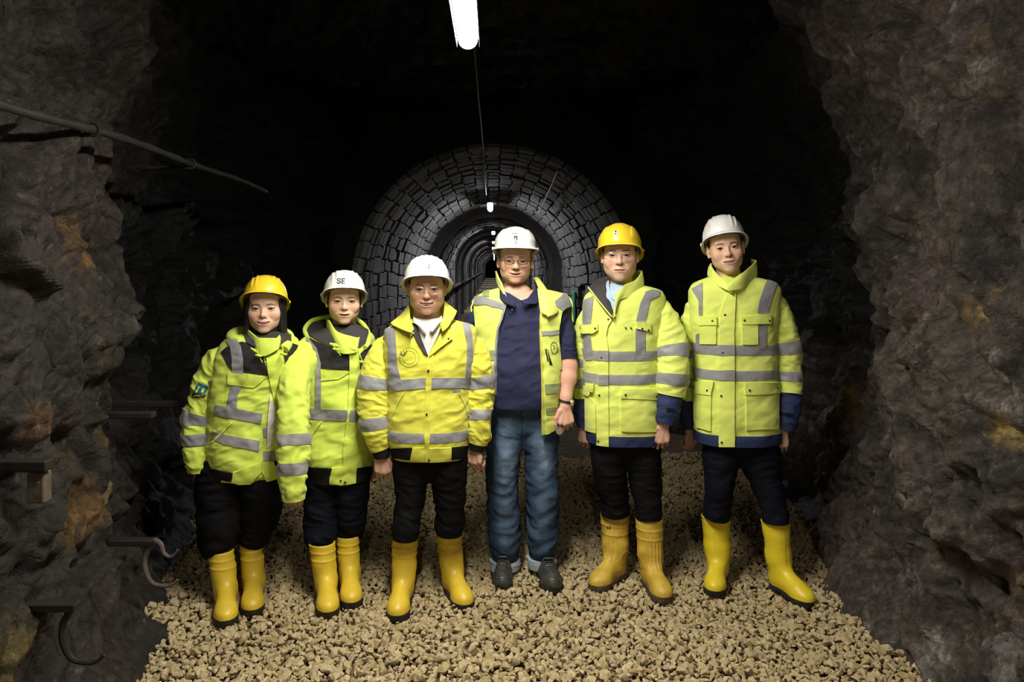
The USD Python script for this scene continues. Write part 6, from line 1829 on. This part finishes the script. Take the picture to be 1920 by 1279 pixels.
dec(jk, sf, "reflective_band", "reflective", [C3([(116, 452), (166, 432), (151, 575), (114, 575)]), C3([(115, 618), (148, 614), (160, 700), (156, 745), (126, 745)]), C3([(418, 412), (452, 402), (488, 408), (484, 430), (440, 452), (415, 562), (371, 556), (394, 462)]), C3([(369, 590), (416, 590), (416, 720), (369, 720)])], 0.005)
obj(jk, "reflective_band", sf.band(row_at(sf, 676), row_at(sf, 658)), "reflective", smooth=40)
obj(jk, "reflective_band", sf.band(row_at(sf, 720), row_at(sf, 701.5)), "reflective", smooth=40)
dec(jk, sf, "placket", "hivis_lime", [C3([(232, 520), (262, 512), (258, 545), (236, 580), (228, 620), (238, 700), (240, 1166), (184, 1160), (188, 850), (192, 690), (206, 590)])], 0.010)
for y0, y1 in ((698, 748), (816, 866)):
    dec(jk, sf, "reflective_band", "reflective", [C3([(191, y0), (239, y0), (239, y1), (190, y1)])], 0.0135)
dec(jk, sf, "pocket", "hivis_lime", [C3([(298, 930), (474, 940), (480, 1096), (300, 1092)]), C3([(128, 915), (150, 915), (178, 960), (180, 1100), (130, 1090)])], 0.010)
dec(jk, sf, "pocket_flap", "hivis_lime", [C3([(297, 886), (478, 886), (480, 940), (297, 930)]), C3([(127, 866), (172, 862), (168, 900), (144, 918), (127, 910)]), C3([(108, 572), (190, 572), (189, 600), (166, 613), (109, 613)]), C3([(372, 556), (438, 562), (440, 606), (372, 592)])], 0.015)
snaps(jk, sf, C3([(237, 547), (207, 730), (196, 915), (192, 1137)]), lift=0.010); snaps(jk, sf, C3([(318, 912), (462, 918), (398, 592), (428, 598), (160, 905), (179, 590)]), lift=0.014); snaps(jk, sf, C3([(346, 588), (320, 587)]), lift=0.004, r=0.004)
dec(jk, sf, "shirt", "shirt_blue", [C3([(226, 430), (238, 360), (310, 360), (300, 440), (278, 495), (264, 520), (246, 505)])], 0.007, label="pale blue shirt in the open neck")
obj(jk, "shirt_collar", sheet([pline([(1139, 528, -.02), (1138, 545, -.09), (1146, 560, -.13)], D), pline([(1141, 526, -.04), (1144, 548, -.11), (1153, 564, -.14)], D)], 0.006, 18, 6), "shirt_blue", smooth=50)
obj(jk, "collar_lining", sheet([pline([(1147, 518, .06), (1143, 530, -.03), (1142, 552, -.10), (1148, 585, -.15)], D), pline([(1128, 522, .05), (1124, 540, -.05), (1132, 560, -.12), (1147, 588, -.16)], D), pline([(1104, 540, -.02), (1114, 552, -.08), (1128, 570, -.13), (1147, 592, -.16)], D)], 0.009, 30, 14, 0.002), "lining_grey", smooth=50, label="dark lining of the folded-open collar")
obj(jk, "collar_edge", tube(spline(pline([(1103, 539, -.025), (1114, 553, -.088), (1128, 571, -.138), (1147, 594, -.168)], D), 24), 0.004, 7), "hivis_lime", smooth=True)
obj(jk, "collar", sheet([pline([(1150, 597, -.16), (1154, 580, -.155), (1162, 562, -.14), (1185, 556, -.11), (1206, 548, -.03), (1204, 540, .06)], D), pline([(1153, 577, -.158), (1158, 562, -.15), (1170, 548, -.13), (1190, 538, -.10), (1206, 528, -.03), (1202, 522, .06)], D), pline([(1154, 552, -.145), (1160, 546, -.14), (1172, 534, -.125), (1190, 526, -.09), (1203, 509, -.03), (1196, 506, .05)], D)], 0.010, 44, 14, 0.003, 9), "hivis_lime", smooth=50)
obj(jk, "collar", sheet([pline([(1147, 518, .06), (1165, 512, .11), (1185, 510, .10), (1197, 506, .05)], D), pline([(1126, 545, .05), (1160, 545, .14), (1190, 545, .13), (1205, 545, .05)], D)], 0.009, 24, 8), "hivis_lime", smooth=50)

# ---- 6: white helmet, lime coat closed
D = 3.88
t = person(1388, D, "person in plain white hard hat, head tilted, in a lime coat buttoned to the neck")
h = dict(at_eye(D - 0.02, 1363.7, 464.5, (1.10, 1.08, 1.10), yaw=4, roll=8, pitch=1), smile=0.35, open=0.0022, jaw=0.86, fat=0.0, face=0.97, nose=1.05, nose_out=-0.003, eye_open=0.0039, brow_mat="brow_pale", brow_w=0.0032, brow=0.5,
         skin=(0.70, 0.45, 0.32), skin_hand=(0.60, 0.35, 0.26), lip=(0.425, 0.187, 0.153))
hd = hand_mesh(P(1469, 806, D - 0.06), True, R=rot([0, 1, 0], 12) @ rot([0, 0, 1], -25), key="relaxed", scale=0.92)
hd2 = hand_mesh(P(1294, 803, D + 0.13), R=rot([0, 0, 1], 30) @ rot([0, 1, 0], -8), key="relaxed", scale=0.95)
B = skeleton(D, ((1312, 575, .01), (1442, 572, .0)), ((1294, 690, .12), (1474, 680, -.0)), ((1294, 798, .13), (1471, 800, -.05)), ((1350, 820, .02), (1415, 820, .02)), ((1346, 930, .0), (1445, 930, -.02)), ((1346, 3.94, (1342, 966)), (1466, 3.82, (1454, 977))), (1372, 534, .02))
b = finish_body(t, h, [hd, hd2], B)
obj(t, "hair", hair_mesh(h, "short"), "hair_brown", smooth=60)
hat, hs = helmet(t, h, "helmet_white", "side", pitch=-18, scale=1.0, roll=1, wide=0.97, visor=0.034, lift=-0.004)
trousers(t, D, [(815, 1306, 1458, .14), (838, 1312, 1462, .112), (852, 1314, 1463, .112)],
         [[(1356, 808, 34, 0), (1354, 850, 36, 0), (1350, 900, 27, .0), (1346, 940, 25, .03), (1343, 966, 25, .05)], [(1420, 808, 35, 0), (1424, 850, 38, 0), (1438, 905, 28, -.02), (1450, 945, 24.5, -.04), (1454, 978, 23.5, -.05)]], "trouser_navy", 54, 0.7)
boot(t, 1346, 3.94, -24, (1342, 966), 0.077, "boot_bright", "plain", "sole_black", num=("46", (1356, 977), 4.5))
boot(t, 1466, 3.82, 18, (1454, 977), 0.072, "boot_bright", "plain", "sole_black")
sf = torso(D, [(518, 1338, 1400, .055), (526, 1314, 1440, .085), (535, 1299, 1457, .11), (548, 1294, 1461, .125), (590, 1296, 1459, .145), (650, 1302, 1453, .155), (720, 1305, 1453, .16), (780, 1304, 1457, .165), (820, 1304, 1460, .16), (838, 1306, 1460, .155)], 151, 0.6)
jk = obj(t, "coat", sf.mesh(), "hivis_lime", smooth=60)
s1 = sleeve(D, [(1322, 562, 20, .01), (1305, 586, 22, .05), (1296, 640, 23, .10), (1292, 700, 21, .12), (1293, 748, 20, .13)], 101, 0.8)
s2 = sleeve(D, [(1430, 558, 22, 0), (1452, 580, 26, 0), (1465, 620, 28, -.01), (1473, 660, 28, -.02), (1477, 700, 26, -.03), (1478, 739, 25, -.05)], 102, 0.8)
for s in (s1, s2):
    obj(jk, "sleeve", s.mesh(), "hivis_lime", smooth=60)
obj(jk, "cuff", sleeve(D, [(1293, 740, 17.5, .13), (1293, 770, 19, .13), (1295, 803, 15, .13)], 103, 0.8, 40, 50).mesh(), "cuff_navy", smooth=60, label="navy lower sleeve")
c6 = sleeve(D, [(1478, 731, 22.5, -.05), (1477, 765, 22.5, -.06), (1471, 804, 19.5, -.06)], 104, 0.8, 40, 50)
obj(jk, "cuff", c6.mesh(), "cuff_navy", smooth=60, label="navy lower sleeve")
dec(jk, c6, "cuff_strap", "knit_black", [[(1460, 770), (1463, 770), (1464, 773), (1487, 776), (1487, 780), (1463, 779), (1462, 782), (1459, 782)]], 0.004, 2)
for s, ys_ in ((s2, ((641, 664), (696, 716))), (s1, ((652, 668), (704, 722)))):
    for y0, y1 in ys_:
        obj(jk, "reflective_band", s.band(srow(s, y0), srow(s, y1)), "reflective", smooth=40)
obj(jk, "hem_band", sf.band(0, row_at(sf, 816), 0.004), "cuff_navy", smooth=40, label="navy hem band")
dec(jk, sf, "reflective_band", "reflective", [C3([(646, 396), (698, 368), (698, 526), (682, 526), (680, 455)]), C3([(668, 620), (684, 612), (686, 700), (668, 700)]), C3([(1020, 343), (1064, 362), (1042, 420), (1012, 520), (964, 515), (975, 450), (1000, 380)]), C3([(964, 570), (1009, 572), (1009, 690), (964, 690)])], 0.005)
obj(jk, "reflective_band", sf.band(row_at(sf, 666), row_at(sf, 647)), "reflective", smooth=40)
obj(jk, "reflective_band", sf.band(row_at(sf, 713), row_at(sf, 694.5)), "reflective", smooth=40)
dec(jk, sf, "placket", "hivis_lime", [C3([(826, 398), (860, 396), (858, 460), (852, 600), (852, 800), (854, 1168), (778, 1168), (780, 700), (784, 520), (800, 470)])], 0.010)
for y0, y1 in ((669, 720), (794, 844)):
    dec(jk, sf, "reflective_band", "reflective", [C3([(780, y0), (853, y0), (853, y1), (780, y1)])], 0.0135)
dec(jk, sf, "pocket", "hivis_lime", [C3([(687, 572), (765, 572), (765, 666), (690, 666)]), C3([(888, 565), (966, 565), (966, 668), (892, 668)]), C3([(660, 905), (742, 912), (740, 1092), (676, 1075), (662, 1040)]), C3([(908, 908), (1066, 905), (1063, 1080), (910, 1086)])], 0.010)
dec(jk, sf, "pocket_flap", "hivis_lime", [C3([(682, 530), (766, 532), (768, 573), (684, 574)]), C3([(886, 534), (1024, 518), (1024, 566), (889, 571)]), C3([(658, 850), (754, 850), (742, 918), (660, 906)]), C3([(903, 856), (1072, 850), (1068, 906), (903, 914)])], 0.015)
snaps(jk, sf, C3([(833, 410), (807, 523), (797, 708), (791, 919), (792, 1145)]), lift=0.010); snaps(jk, sf, C3([(747, 555), (900, 549), (1015, 553), (924, 890), (1052, 883), (726, 893), (668, 880)]), lift=0.014)
obj(jk, "collar", sheet([pline([(1328, 512, .05), (1334, 524, -.06), (1350, 538, -.12), (1366, 546, -.155), (1372, 550, -.16)], D), pline([(1330, 502, .05), (1335, 514, -.06), (1350, 528, -.11), (1364, 537, -.145), (1371, 541, -.15)], D), pline([(1335, 494, .05), (1336, 503, -.05), (1348, 517, -.10), (1361, 527, -.13), (1366, 531, -.135)], D)], 0.009, 36, 12, 0.002, 11), "hivis_lime", smooth=50)
obj(jk, "collar", sheet([pline([(1366, 546, -.165), (1384, 542, -.155), (1404, 534, -.10), (1417, 524, .02), (1412, 518, .08)], D), pline([(1363, 540, -.16), (1384, 528, -.15), (1404, 516, -.09), (1417, 506, .02), (1410, 500, .08)], D), pline([(1363, 538, -.155), (1386, 516, -.13), (1402, 504, -.08), (1416, 488, .01), (1406, 486, .07)], D)], 0.010, 40, 14, 0.003, 12), "hivis_lime", smooth=50)
obj(jk, "collar", sheet([pline([(1334, 494, .05), (1352, 490, .10), (1385, 486, .11), (1408, 486, .06)], D), pline([(1326, 520, .05), (1350, 522, .13), (1390, 520, .14), (1414, 516, .06)], D)], 0.009, 24, 8), "lining_grey", smooth=50)
